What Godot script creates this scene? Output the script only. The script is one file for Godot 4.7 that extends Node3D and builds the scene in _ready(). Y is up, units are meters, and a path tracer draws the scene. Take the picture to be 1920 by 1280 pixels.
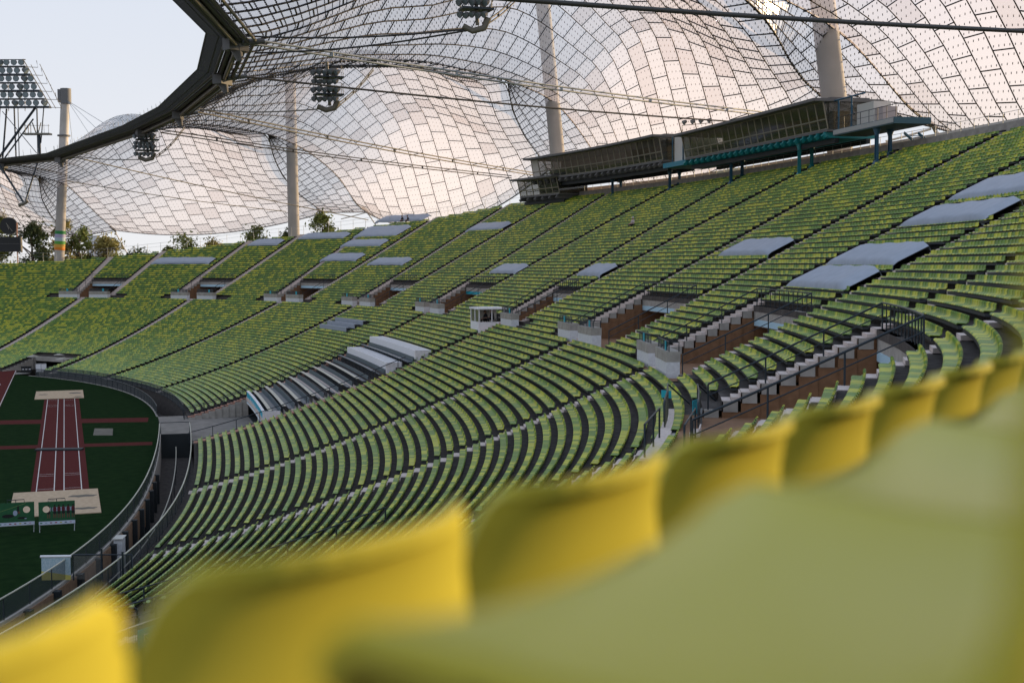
extends Node3D

# ---------------------------------------------------------------- plan of the stadium
# The front row follows a curve; sigma is the length along it, s the distance outwards from it.
const T := 0.72                      # depth of a row
const EYE := 16.4617
const KNOT := [-75.0, -50.0, -25.0, 0.0, 25.0, 50.0, 75.0, 110.0]
const BEND := [0.013718, 0.011157, 0.007309, 0.002197, 0.001025, 0.00507, 0.008838, 0.012977]
const SIG0 := -100.0
const DS := 0.5
const CAM_PITCH := 0.057570
const CAM_ROLL := -0.00368
const FOCAL := 2500.0

var CX := PackedFloat32Array()
var CD := PackedFloat32Array()
var CT := PackedFloat32Array()
var rng := RandomNumberGenerator.new()
var M := {}
var names := {}

class MB:
	var v := PackedVector3Array()
	var n := PackedVector3Array()
	var c := PackedColorArray()
	var uv := PackedVector2Array()
	var ix := PackedInt32Array()
	var col := Color.WHITE
	func vert(p: Vector3, nn: Vector3, t := Vector2.ZERO) -> int:
		v.append(p); n.append(nn); c.append(col); uv.append(t)
		return v.size() - 1
	func quad(a: Vector3, b: Vector3, cc: Vector3, d: Vector3) -> void:   # counter-clockwise seen from outside
		var nn := (b - a).cross(cc - a)
		if nn.length_squared() < 1e-12:
			nn = (cc - a).cross(d - a)
		nn = nn.normalized()
		var i := vert(a, nn, Vector2(0, 1))
		vert(b, nn, Vector2(1, 1)); vert(cc, nn, Vector2(1, 0)); vert(d, nn, Vector2(0, 0))
		ix.append_array([i, i + 2, i + 1, i, i + 3, i + 2])
	func tri(a: Vector3, b: Vector3, cc: Vector3) -> void:
		var nn := (b - a).cross(cc - a).normalized()
		var i := vert(a, nn); vert(b, nn); vert(cc, nn)
		ix.append_array([i, i + 2, i + 1])
	func box(x: Transform3D, size: Vector3) -> void:
		var h := size / 2.0
		var p := []
		for k in 8:
			p.append(x * Vector3(h.x if k & 1 else -h.x, h.y if k & 2 else -h.y, h.z if k & 4 else -h.z))
		quad(p[4], p[5], p[7], p[6]); quad(p[1], p[0], p[2], p[3]); quad(p[5], p[1], p[3], p[7])
		quad(p[0], p[4], p[6], p[2]); quad(p[6], p[7], p[3], p[2]); quad(p[0], p[1], p[5], p[4])
	func hexa(p: Array) -> void:   # bottom a b c d (ccw from above), top e f g h
		quad(p[0], p[3], p[2], p[1]); quad(p[4], p[5], p[6], p[7])
		for k in 4:
			var l: int = (k + 1) % 4
			quad(p[k], p[l], p[l + 4], p[k + 4])
	func tube(pts: Array, r: float, sides := 6, r2 := -1.0, caps := true) -> void:
		var m := pts.size()
		var first := v.size()
		for k in m:
			var dir: Vector3 = (pts[mini(k + 1, m - 1)] - pts[maxi(k - 1, 0)]).normalized()
			var a := dir.cross(Vector3.UP if absf(dir.y) < 0.95 else Vector3.RIGHT).normalized()
			var b := dir.cross(a)
			var rr := r if r2 < 0.0 else lerpf(r, r2, float(k) / (m - 1))
			for j in sides:
				var w := a * cos(TAU * j / sides) + b * sin(TAU * j / sides)
				vert(pts[k] + w * rr, w)
		for k in m - 1:
			for j in sides:
				var l := (j + 1) % sides
				var p := first + k * sides + j; var q := first + k * sides + l
				ix.append_array([p, q + sides, q, p, p + sides, q + sides])
		if caps:
			for e in 2:
				var k := 0 if e == 0 else m - 1
				var dir: Vector3 = (pts[0] - pts[1]).normalized() if e == 0 else (pts[m - 1] - pts[m - 2]).normalized()
				var o := vert(pts[k], dir)
				var ring := []
				for j in sides:
					ring.append(vert(v[first + k * sides + j], dir))
				for j in sides:
					var l := (j + 1) % sides
					if e == 0: ix.append_array([o, ring[j], ring[l]])
					else: ix.append_array([o, ring[l], ring[j]])
	func sheet(g: Array, th: float, both := true) -> void:   # smooth shell of a grid of points (rows of Vector3), th thick
		var R := g.size(); var C: int = g[0].size()
		var nn := []
		for i in R:
			var row := []
			for j in C:
				var du: Vector3 = g[mini(i + 1, R - 1)][j] - g[maxi(i - 1, 0)][j]
				var dv: Vector3 = g[i][mini(j + 1, C - 1)] - g[i][maxi(j - 1, 0)]
				row.append(dv.cross(du).normalized())
			nn.append(row)
		var f := v.size()
		for side in (2 if both else 1):
			for i in R:
				for j in C:
					vert(g[i][j] - nn[i][j] * (th * side), nn[i][j] * (1.0 if side == 0 else -1.0))
		var half := R * C
		for i in R - 1:
			for j in C - 1:
				var a := f + i * C + j
				ix.append_array([a, a + C, a + 1, a + 1, a + C, a + C + 1])
				if both:
					var b := a + half
					ix.append_array([b, b + 1, b + C, b + 1, b + C + 1, b + C])
		if not both: return
		var rim := []
		for j in C: rim.append(f + j)
		for i in range(1, R): rim.append(f + i * C + C - 1)
		for j in range(C - 2, -1, -1): rim.append(f + (R - 1) * C + j)
		for i in range(R - 2, 0, -1): rim.append(f + i * C)
		for k in rim.size():
			var a: int = rim[k]; var b: int = rim[(k + 1) % rim.size()]
			quad(v[b], v[a], v[a + half], v[b + half])
	func mesh(mat: Material) -> ArrayMesh:
		var m := ArrayMesh.new()
		add_to(m, mat)
		return m
	func add_to(m: ArrayMesh, mat: Material) -> void:
		var a := []
		a.resize(Mesh.ARRAY_MAX)
		a[Mesh.ARRAY_VERTEX] = v; a[Mesh.ARRAY_NORMAL] = n; a[Mesh.ARRAY_COLOR] = c; a[Mesh.ARRAY_TEX_UV] = uv; a[Mesh.ARRAY_INDEX] = ix
		m.add_surface_from_arrays(Mesh.PRIMITIVE_TRIANGLES, a)
		m.surface_set_material(m.get_surface_count() - 1, mat)

# ---------------------------------------------------------------- helpers
func lay_curve() -> void:
	var count := int((220.0 - SIG0) / DS) + 1
	var i0 := int(-SIG0 / DS)
	CX.resize(count); CD.resize(count); CT.resize(count)
	for i in range(1, count):
		CT[i] = CT[i - 1] + (bend(SIG0 + i * DS) + bend(SIG0 + (i - 1) * DS)) / 2.0 * DS
	var off := 0.212 - CT[i0]
	for i in count: CT[i] += off
	for i in range(1, count):
		CX[i] = CX[i - 1] - (sin(CT[i]) + sin(CT[i - 1])) / 2.0 * DS
		CD[i] = CD[i - 1] + (cos(CT[i]) + cos(CT[i - 1])) / 2.0 * DS
	var ox := -24.736 - CX[i0]; var od := 103.585 - CD[i0]
	for i in count:
		CX[i] += ox; CD[i] += od

func bend(g: float) -> float:
	if g <= KNOT[0]: return BEND[0]
	for i in 7:
		if g <= KNOT[i + 1]:
			return lerpf(BEND[i], BEND[i + 1], (g - KNOT[i]) / (KNOT[i + 1] - KNOT[i]))
	return BEND[7]

func cur(a: PackedFloat32Array, g: float) -> float:
	var t := clampf((g - SIG0) / DS, 0.0, a.size() - 1.001)
	var i := int(t)
	return lerpf(a[i], a[i + 1], t - i)

func P(g: float, s: float, y: float) -> Vector3:
	var th := cur(CT, g)
	return Vector3(cur(CX, g) + s * cos(th), y, -(cur(CD, g) + s * sin(th)))

func frame(g: float) -> Basis:        # x along the row (away from the camera), y up, z outwards
	var th := cur(CT, g)
	return Basis(Vector3(-sin(th), 0, -cos(th)), Vector3.UP, Vector3(cos(th), 0, -sin(th)))

func hk(k: float) -> float:
	var z := k / 40.0
	return 0.004 + 6.734 * z + 4.893 * z * z - 1.07 * z * z * z

func rise(g: float) -> float:         # length along a row at s per length at the front: use 1 + s * rise
	return bend(g)

func topk(g: float) -> float:         # last row of seats
	var a := [[-100.0, 84.0], [77.0, 84.0], [82.0, 83.0], [91.0, 78.5], [100.0, 75.5], [105.0, 73.5], [110.5, 71.5], [118.0, 69.0], [123.5, 66.2], [129.5, 63.6], [135.5, 61.0], [140.0, 59.5], [146.0, 58.2], [170.0, 54.0], [220.0, 50.0]]
	for i in a.size() - 1:
		if g <= a[i + 1][0]:
			return lerpf(a[i][1], a[i + 1][1], (g - a[i][0]) / (a[i + 1][0] - a[i][0]))
	return 50.0

func seen(p: Vector3, m := 0.12) -> bool:      # within the frame, with a margin
	var q := pix(p)
	return q.z > 0.1 and q.x > -1920.0 * m and q.x < 1920.0 * (1.0 + m) and q.y > -1280.0 * m and q.y < 1280.0 * (1.0 + m)

func pix(p: Vector3) -> Vector3:
	var dy := p.y - EYE
	var d := -p.z
	var zc := d * cos(CAM_PITCH) - dy * sin(CAM_PITCH)
	var yc := d * sin(CAM_PITCH) + dy * cos(CAM_PITCH)
	if zc < 0.05: return Vector3(0, 0, -1)
	return Vector3(960.0 + FOCAL * p.x / zc, 640.0 - FOCAL * yc / zc, zc)

func W(x: float, y: float, d: float) -> Vector3: return Vector3(x, y, -d)

func lin(r: float, g: float, b: float) -> Color: return Color(r, g, b).linear_to_srgb()

func noise_tex(freq: float, lo: Color, hi: Color, sd: int, size := 256, oct := 4) -> NoiseTexture2D:
	var fn := FastNoiseLite.new()
	fn.seed = sd; fn.frequency = freq; fn.fractal_octaves = oct
	var t := NoiseTexture2D.new()
	t.noise = fn; t.width = size; t.height = size; t.seamless = true
	var g := Gradient.new()
	g.set_color(0, lo.linear_to_srgb()); g.set_color(1, hi.linear_to_srgb())
	t.color_ramp = g
	return t

func mat(key: String, r: float, g: float, b: float, rough := 0.7, metal := 0.0) -> StandardMaterial3D:
	var m := StandardMaterial3D.new()
	m.albedo_color = lin(r, g, b); m.roughness = rough; m.metallic = metal; m.resource_name = key
	M[key] = m
	return m

func noisy(key: String, lo: Color, hi: Color, freq: float, scale: float, rough := 0.85, bump := 0.0) -> StandardMaterial3D:
	var m := mat(key, 1, 1, 1, rough)
	m.albedo_texture = noise_tex(freq, lo, hi, key.hash() % 1000)
	m.uv1_triplanar = true; m.uv1_world_triplanar = true; m.uv1_scale = Vector3.ONE * scale
	if bump > 0.0:
		m.heightmap_enabled = true; m.heightmap_scale = bump
		m.heightmap_texture = m.albedo_texture
	return m

func numbered(s: String) -> String:
	if not names.has(s):
		names[s] = 0
		return s
	names[s] += 1
	return "%s_%03d" % [s, names[s]]

func tag(o: Node, label: String, category: String, group := "") -> Node:
	o.set_meta("label", label); o.set_meta("category", category)
	if group: o.set_meta("group", group)
	return o

func thing(called: String, label: String, category: String, at := Vector3.ZERO, group := "") -> Node3D:
	var o := Node3D.new()
	o.name = numbered(called); o.position = at
	add_child(o, true)
	tag(o, label, category, group)
	return o

func obj(called: String, mesh: Mesh, parent: Node = null, at := Vector3.ZERO) -> MeshInstance3D:
	var o := MeshInstance3D.new()
	o.mesh = mesh; o.position = at
	if parent == null or parent == self:
		o.name = numbered(called); add_child(o, true)
	else:
		var i := 0
		var key: String = called
		var used: Dictionary = parent.get_meta("used", {})
		i = used.get(called, -1) + 1
		used[called] = i
		parent.set_meta("used", used)
		if i > 0: key = "%s_%03d" % [called, i]
		o.name = key; parent.add_child(o, true)
	return o

func part(called: String, mb: MB, m: Material, parent: Node = null) -> MeshInstance3D:
	return obj(called, mb.mesh(m), parent)

func struct(called: String, mb: MB, m: Material) -> MeshInstance3D:
	var o := part(called, mb, m)
	o.set_meta("kind", "structure")
	return o

func stuff(o: Node) -> Node:
	o.set_meta("kind", "stuff")
	return o

func copies(called: String, mesh: Mesh, xs: Array, cols: Array, parent: Node = null) -> MultiMeshInstance3D:
	var mm := MultiMesh.new()
	mm.transform_format = MultiMesh.TRANSFORM_3D
	mm.use_colors = cols.size() > 0
	mm.mesh = mesh
	mm.instance_count = xs.size()
	for i in xs.size():
		mm.set_instance_transform(i, xs[i])
		if cols.size() > 0: mm.set_instance_color(i, cols[i])
	var o := MultiMeshInstance3D.new()
	o.multimesh = mm
	o.name = numbered(called) if parent == null else called
	(self if parent == null else parent).add_child(o, true)
	o.set_meta("kind", "stuff")
	return o

func bar(mb: MB, a: Vector3, b: Vector3, w: float, h: float) -> void:
	var d := b - a
	var y := Vector3.UP if absf(d.normalized().y) < 0.95 else Vector3.RIGHT
	var x := d.cross(y).normalized()
	y = x.cross(d).normalized()
	mb.box(Transform3D(Basis(x, y, -d.normalized()), (a + b) / 2.0), Vector3(w, h, d.length()))

# ---------------------------------------------------------------- the scene
func _ready() -> void:
	rng.seed = 7
	lay_curve()
	var cam := Camera3D.new()
	cam.name = "camera"
	cam.position = Vector3(0, EYE, 0)
	cam.rotation = Vector3(-CAM_PITCH, 0, CAM_ROLL)
	cam.fov = 28.72
	cam.near = 0.05; cam.far = 4000.0
	var lens := CameraAttributesPhysical.new()
	lens.frustum_focal_length = 46.873
	lens.frustum_near = 0.05; lens.frustum_far = 4000.0
	lens.frustum_focus_distance = 95.0
	lens.exposure_aperture = 2.0
	cam.attributes = lens
	add_child(cam)
	cam.current = true
	var env := Environment.new()
	env.background_mode = Environment.BG_SKY
	var sky := Sky.new()
	var sm := ProceduralSkyMaterial.new()
	sm.sky_top_color = Color(0.78, 0.85, 0.96)
	sm.sky_horizon_color = Color(0.96, 0.96, 0.965)
	sm.sky_curve = 0.22
	sm.ground_bottom_color = Color(0.30, 0.30, 0.28)
	sm.ground_horizon_color = Color(0.55, 0.55, 0.52)
	sm.sky_energy_multiplier = 0.80
	sm.sun_angle_max = 12.0
	sky.sky_material = sm
	env.sky = sky
	env.tonemap_mode = Environment.TONE_MAPPER_LINEAR
	env.tonemap_exposure = 1.6
	env.sdfgi_enabled = true; env.ssao_enabled = true; env.ssil_enabled = true
	var we := WorldEnvironment.new()
	we.name = "world"; we.environment = env
	add_child(we)
	var sun := DirectionalLight3D.new()
	sun.name = "sun"
	var az := deg_to_rad(55.0); var el := deg_to_rad(13.5)
	sun.look_at_from_position(Vector3(sin(az) * cos(el), sin(el), -cos(az) * cos(el)) * 100.0, Vector3.ZERO)
	sun.light_color = Color(1.0, 0.86, 0.66)
	sun.light_energy = 1.6
	sun.light_angular_distance = 0.5
	sun.shadow_enabled = true
	add_child(sun)
	materials()
	ground()
	grandstand()
	roof()
	press_boxes()
	surroundings()
	field_things()
	stand_things()
	seats()
	foreground()

# ---------------------------------------------------------------- materials
func materials() -> void:
	noisy("grass", Color(0.006, 0.019, 0.006), Color(0.014, 0.034, 0.010), 0.03, 0.11, 1.0).metallic_specular = 0.08
	noisy("tartan", Color(0.085, 0.020, 0.019), Color(0.115, 0.030, 0.027), 0.05, 0.3, 1.0).metallic_specular = 0.12
	noisy("paving", Color(0.16, 0.145, 0.13), Color(0.26, 0.24, 0.215), 0.02, 0.12, 0.9)
	noisy("terrace", Color(0.062, 0.055, 0.052), Color(0.125, 0.112, 0.104), 0.02, 0.35, 0.95).metallic_specular = 0.15
	noisy("step", Color(0.48, 0.40, 0.36), Color(0.66, 0.57, 0.52), 0.04, 0.4, 0.9)
	noisy("step_red", Color(0.40, 0.19, 0.12), Color(0.58, 0.33, 0.24), 0.04, 0.4, 0.9)
	noisy("concrete", Color(0.26, 0.24, 0.215), Color(0.42, 0.39, 0.35), 0.02, 0.25, 0.9)
	noisy("mast", Color(0.36, 0.34, 0.31), Color(0.50, 0.47, 0.44), 0.01, 0.06, 0.8)
	noisy("whitewash", Color(0.55, 0.56, 0.58), Color(0.72, 0.73, 0.75), 0.03, 0.4, 0.8)
	noisy("sand", Color(0.42, 0.30, 0.19), Color(0.56, 0.42, 0.28), 0.03, 0.3, 0.95)
	noisy("ply", Color(0.17, 0.085, 0.04), Color(0.26, 0.135, 0.068), 0.03, 0.3, 0.85)
	noisy("boards", Color(0.20, 0.12, 0.07), Color(0.32, 0.20, 0.12), 0.02, 0.3, 0.85)
	noisy("hill", Color(0.03, 0.045, 0.015), Color(0.08, 0.085, 0.035), 0.03, 0.05, 0.95)
	noisy("tarp", Color(0.27, 0.31, 0.37), Color(0.35, 0.39, 0.46), 0.02, 0.25, 0.6)
	noisy("soil", Color(0.10, 0.09, 0.07), Color(0.16, 0.14, 0.11), 0.02, 0.05, 0.95)
	mat("line", 0.62, 0.58, 0.55, 0.8)
	mat("dark", 0.012, 0.018, 0.022, 0.6)
	mat("steel", 0.022, 0.032, 0.042, 0.45, 0.3)
	mat("galv", 0.36, 0.38, 0.38, 0.45, 0.5)
	mat("pale_rail", 0.52, 0.50, 0.42, 0.5)
	mat("teal", 0.006, 0.20, 0.29, 0.5)
	mat("sky_sign", 0.42, 0.62, 0.74, 0.5)
	mat("deckplate", 0.04, 0.10, 0.13, 0.6)
	mat("turq", 0.0, 0.33, 0.42, 0.5)
	mat("white", 0.78, 0.78, 0.80, 0.6)
	mat("black", 0.006, 0.008, 0.010, 0.5)
	mat("cable", 0.055, 0.052, 0.048, 0.5, 0.3)
	mat("cast", 0.17, 0.155, 0.12, 0.6)
	mat("joint", 0.020, 0.019, 0.020, 0.8)
	mat("vip", 0.055, 0.085, 0.115, 0.4)
	mat("beam", 0.010, 0.014, 0.018, 0.6)
	mat("bluepost", 0.012, 0.085, 0.15, 0.45)
	mat("tealpost", 0.010, 0.22, 0.24, 0.45)
	mat("grey", 0.13, 0.13, 0.13, 0.7)
	mat("cream", 0.62, 0.60, 0.55, 0.7)
	mat("frame", 0.30, 0.27, 0.20, 0.55)
	mat("pinkwall", 0.45, 0.38, 0.36, 0.75)
	mat("lens", 0.22, 0.27, 0.28, 0.15)
	mat("skin", 0.45, 0.27, 0.19, 0.7)
	mat("cloth_dark", 0.012, 0.014, 0.02, 0.9)
	mat("cloth_pale", 0.5, 0.46, 0.47, 0.9)
	var m := mat("seat", 1, 1, 1, 0.42)
	m.metallic_specular = 0.4
	m.vertex_color_use_as_albedo = true
	m = mat("mesh_panel", 0.05, 0.06, 0.065, 0.9)
	m.transparency = BaseMaterial3D.TRANSPARENCY_ALPHA
	m.albedo_color.a = 0.62
	m = mat("cage", 0.20, 0.19, 0.17, 0.9)
	m.transparency = BaseMaterial3D.TRANSPARENCY_ALPHA
	m.albedo_color.a = 0.30
	m = mat("glass", 0.05, 0.052, 0.036, 0.05)
	m.transparency = BaseMaterial3D.TRANSPARENCY_ALPHA
	m.albedo_color.a = 0.40
	m = mat("panel", 0.80, 0.73, 0.71, 0.22)
	m.transparency = BaseMaterial3D.TRANSPARENCY_ALPHA
	m.albedo_color.a = 0.12
	m.backlight_enabled = true; m.backlight = Color(0.60, 0.56, 0.555)
	m = mat("panel_worn", 0.62, 0.56, 0.54, 0.22)
	m.transparency = BaseMaterial3D.TRANSPARENCY_ALPHA
	m.albedo_color.a = 0.26
	m.backlight_enabled = true; m.backlight = Color(0.60, 0.55, 0.545)
	m = mat("leaf", 1, 1, 1, 0.8)
	m.vertex_color_use_as_albedo = true
	m.backlight_enabled = true; m.backlight = Color(0.35, 0.35, 0.2)
	mat("bark", 0.10, 0.075, 0.055, 0.9)

# ---------------------------------------------------------------- ground, field, moat
func strip(mb: MB, g0: float, g1: float, s0: float, s1: float, y0: float, y1: float, step := 2.0) -> void:
	var n := maxi(1, int(ceil((g1 - g0) / step)))
	for i in n:
		var a := lerpf(g0, g1, float(i) / n); var b := lerpf(g0, g1, float(i + 1) / n)
		mb.quad(P(a, s0, y0), P(a, s1, y1), P(b, s1, y1), P(b, s0, y0))

func run_box(mb: MB, g0: float, g1: float, s0: float, s1: float, y0: float, y1: float, step := 2.0) -> void:   # a solid that follows the curve
	var n := maxi(1, int(ceil((g1 - g0) / step)))
	for i in n:
		var a := lerpf(g0, g1, float(i) / n); var b := lerpf(g0, g1, float(i + 1) / n)
		mb.quad(P(a, s0, y1), P(a, s1, y1), P(b, s1, y1), P(b, s0, y1))
		mb.quad(P(a, s0, y0), P(a, s0, y1), P(b, s0, y1), P(b, s0, y0))
		mb.quad(P(b, s1, y0), P(b, s1, y1), P(a, s1, y1), P(a, s1, y0))
		mb.quad(P(a, s0, y0), P(b, s0, y0), P(b, s1, y0), P(a, s1, y0))
	mb.quad(P(g0, s0, y0), P(g0, s1, y0), P(g0, s1, y1), P(g0, s0, y1))
	mb.quad(P(g1, s1, y0), P(g1, s0, y0), P(g1, s0, y1), P(g1, s1, y1))

func flat(pts: Array, y: float, m: Material, called: String) -> void:
	var mb := MB.new()
	var p := []
	for q in pts: p.append(W(q[0], y, q[1]))
	if (p[1] - p[0]).cross(p[2] - p[0]).y < 0: p.reverse()
	mb.quad(p[0], p[1], p[2], p[3])
	struct(called, mb, m)

func R(a: float, p: float) -> Array:      # runway axes: a along it, p to the right
	return [-0.318 * a + 0.948 * p, 0.948 * a + 0.318 * p]

func ground() -> void:
	var mb := MB.new()
	mb.quad(Vector3(-3000, -2.8, 500), Vector3(3000, -2.8, 500), Vector3(3000, -2.8, -3500), Vector3(-3000, -2.8, -3500))
	struct("ground", mb, M.soil)
	mb = MB.new()
	var prev := []
	for i in 90:                                    # bank behind the stands
		var g := -40.0 + i * 3.0
		var k := topk(g)
		var s := k * T
		var row := [P(g, s + 2.0, hk(k) - 1.2), P(g, s + 14.0, hk(k) - 3.5), P(g, s + 40.0, 6.5), P(g, s + 90.0, -2.9)]
		if i > 0:
			for j in 3: mb.quad(prev[j], prev[j + 1], row[j + 1], row[j])
		prev = row
	struct("terrain", mb, M.hill)
	mb = MB.new()
	strip(mb, -88, 116, -60, -3.35, 0, 0)
	struct("grass", mb, M.grass)
	mb = MB.new()
	strip(mb, 116, 170, -75, -0.4, 0.0, 0.0)
	strip(mb, 28, 44, -3.35, 9.0, -0.004, -0.004)
	strip(mb, 19.5, 28, -0.4, 9.0, -0.004, -0.004)
	struct("pavement", mb, M.paving)
	mb = MB.new()
	strip(mb, -88, 28, -3.35, -0.35, -2.4, -2.4)
	strip(mb, 44, 116, -3.35, -0.35, -2.4, -2.4)
	struct("moat_floor", mb, M.terrace)
	# track, runway and pits
	flat([R(95, -7.5), R(95, -40), R(225.5, -40), R(225.5, -7.5)], 0.004, M.tartan, "running_track")
	flat([[-75, 139.4], [-39.6, 144.3], [-38.6, 140.3], [-75, 135.8]], 0.004, M.tartan, "cross_path")
	flat([[-62, 118.8], [-33.8, 124.3], [-33.2, 122.1], [-62, 116.2]], 0.004, M.tartan, "cross_path")
	flat([R(102, -2.68), R(102, 1.4), R(174.2, 1.4), R(174.2, -2.68)], 0.008, M.tartan, "runway")
	flat([[-42.5, 134.8], [-40.6, 134.7], [-39.0, 129.2], [-40.9, 129.2]], 0.006, M.soil, "worn_patch")
	mb = MB.new()
	var ls := [-2.30, -1.06, -0.37, 0.87]
	for p in ls:
		line(mb, R(102, p), R(174, p), 0.05)
	for a in [103.8, 110.3, 111.2, 165.2, 166.6, 172.8]:
		line(mb, R(a, ls[0]), R(a, ls[1]), 0.05)
		line(mb, R(a, ls[2]), R(a, ls[3]), 0.05)
	line(mb, R(100, -7.6), R(225, -7.6), 0.06)
	line(mb, R(198, -9.4), R(198, -13), 0.06)
	var last := R(198, -15)
	for i in 15:
		var t := i / 14.0 * PI * 0.5
		var nx := R(198 + 10.0 * sin(t), -17 + 8.2 * cos(t))
		line(mb, last, nx, 0.06)
		last = nx
	struct("painted_lines", mb, M.line)
	for e in [[92.5, 102.6], [174.6, 185.6]]:
		mb = MB.new()
		var q := []
		for w in [R(e[0], -3.85), R(e[0], 2.0), R(e[1], 2.0), R(e[1], -3.85)]: q.append(W(w[0], 0.0, w[1]))
		mb.hexa([q[0], q[1], q[2], q[3], q[0] + Vector3(0, 0.05, 0), q[1] + Vector3(0, 0.05, 0), q[2] + Vector3(0, 0.05, 0), q[3] + Vector3(0, 0.05, 0)])
		var o := part("sand_pit", mb, M.sand)
		tag(o, "near sand pit behind the two photo boards" if e[0] < 150 else "far sand pit at the end of the red runway", "sand pit", "sand pits")
		for w in ([[99.6, 0.9, 1.0, 0.5], [94.4, 1.0, 0.8, 0.4], [98.3, -1.2, 0.25, 0.15]] if e[0] < 150 else [[181.5, 1.0, 0.8, 0.9], [180.5, -2.9, 0.6, 0.5], [176.0, 1.3, 0.5, 0.6]]):
			var ring := []
			for j in 14:
				var r := 1.0 + 0.18 * sin(j * 2.7)
				var qq := R(w[0] + w[3] * r * sin(TAU * j / 14), w[1] + w[2] * r * cos(TAU * j / 14))
				ring.append(W(qq[0], 0.056, qq[1]))
			var cq := R(w[0], w[1])
			var wet := MB.new()
			for j in 14: wet.tri(W(cq[0], 0.056, cq[1]), ring[j], ring[(j + 1) % 14])
			part("damp_patch", wet, M.soil, o)
	mb = MB.new()
	bar(mb, W(-42.7, 0.09, 118.7), W(-38.6, 0.09, 118.9), 0.9, 0.14)
	tag(part("take_off_board", mb, M.dark), "dark board laid across the red runway", "board")

func line(mb: MB, a: Array, b: Array, w: float) -> void:
	var p := W(a[0], 0.012, a[1]); var q := W(b[0], 0.012, b[1])
	var x := (q - p).cross(Vector3.UP).normalized() * w * 0.7
	mb.quad(p - x, p + x, q + x, q - x)

# ---------------------------------------------------------------- the stand
# aisles: lower [sigma at row 1, at row 40]; upper left and right of each entrance [sigma at row 42, at row 84]
const LOW := [[132.0, 132.0], [111.0, 112.7], [94.5, 93.6], [71.5, 73.5], [41.0, 47.8], [19.5, 17.3], [-8.6, -9.0], [-30.3, -31.2], [-52.0, -53.5]]
const UPA := [[134.5, 137.5], [117.0, 118.5], [97.3, 102.5], [76.0, 81.8], [52.5, 62.5], [20.8, 31.5], [-4.5, 1.0], [-27.2, -24.5], [-49.0, -48.0]]
const UPB := [[128.0, 130.0], [110.0, 111.5], [89.3, 92.3], [68.0, 72.6], [42.3, 47.0], [13.0, 15.2], [-17.0, -13.0], [-37.5, -37.0], [-59.0, -58.0]]
# covers: sigma from, to, row from, to
const TARPS := [[119.0, 128.3, 57.2, 59.0, "long pale tarpaulin over seats near the rainbow striped mast"], [112.2, 117.0, 66.4, 68.3, "short tarpaulin just right of the second mast's trees"],
	[102.6, 110.3, 69.3, 71.0, "tarpaulin below the roof node with the stay cables"], [93.3, 101.0, 69.6, 71.4, "lower of two tarpaulins that touch, below the far rim"], [93.3, 101.2, 71.8, 73.6, "upper of two tarpaulins that touch, below the far rim"],
	[93.0, 100.6, 65.0, 66.8, "tarpaulin two rows below the touching pair of tarpaulins"], [92.8, 100.0, 58.2, 60.2, "tarpaulin lowest in the far narrow block of five tarpaulins"], [80.6, 88.8, 56.2, 57.9, "tarpaulin right of the lowest far tarpaulin, across one stairway"],
	[93.4, 101.6, 77.3, 79.3, "tarpaulin right on the rim beside two seated people"], [72.3, 80.0, 70.6, 72.6, "tarpaulin left of the commentary boxes, alone in its block"], [43.6, 52.3, 53.2, 54.9, "small tarpaulin above the entrance with the glazed cabin"],
	[14.6, 21.8, 53.0, 54.8, "small tarpaulin high between the two middle entrances"], [-14.4, -5.2, 57.9, 60.0, "tarpaulin left of the large pair of tarpaulins on the near stand"], [-36.4, -27.3, 52.3, 54.2, "lower tarpaulin of the large near pair"],
	[-36.3, -27.0, 55.8, 57.7, "upper tarpaulin of the large near pair"], [-36.2, -26.6, 62.3, 64.2, "long tarpaulin at the right edge, below the topmost one"], [-36.2, -26.3, 66.6, 69.0, "topmost tarpaulin at the right edge of the stand"]]
const VIPS := [17.9, 46.0, 28]       # the covered hospitality block

func aisle_at(a: Array, k: float, low: bool) -> float:
	return lerpf(a[0], a[1], (k - 1.0) / 39.0) if low else lerpf(a[0], a[1], (k - 42.0) / 42.0)

func half(w: float, g: float, s: float) -> float: return w / (1.0 + s * bend(g))

func holes(k: int) -> Array:          # [from, to] in sigma where the terrace is open
	var h := []
	if k >= 41 and k <= 49:
		for i in 9:
			var s := k * T
			h.append([aisle_at(UPB[i], k, false) + half(0.75, UPB[i][0], s), aisle_at(UPA[i], k, false) - half(0.75, UPA[i][0], s)])
	if k <= 9:
		h.append([20.3, aisle_at(LOW[4], k, true) - 0.9])
		h.append([114.0, 123.0])
	return h

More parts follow.
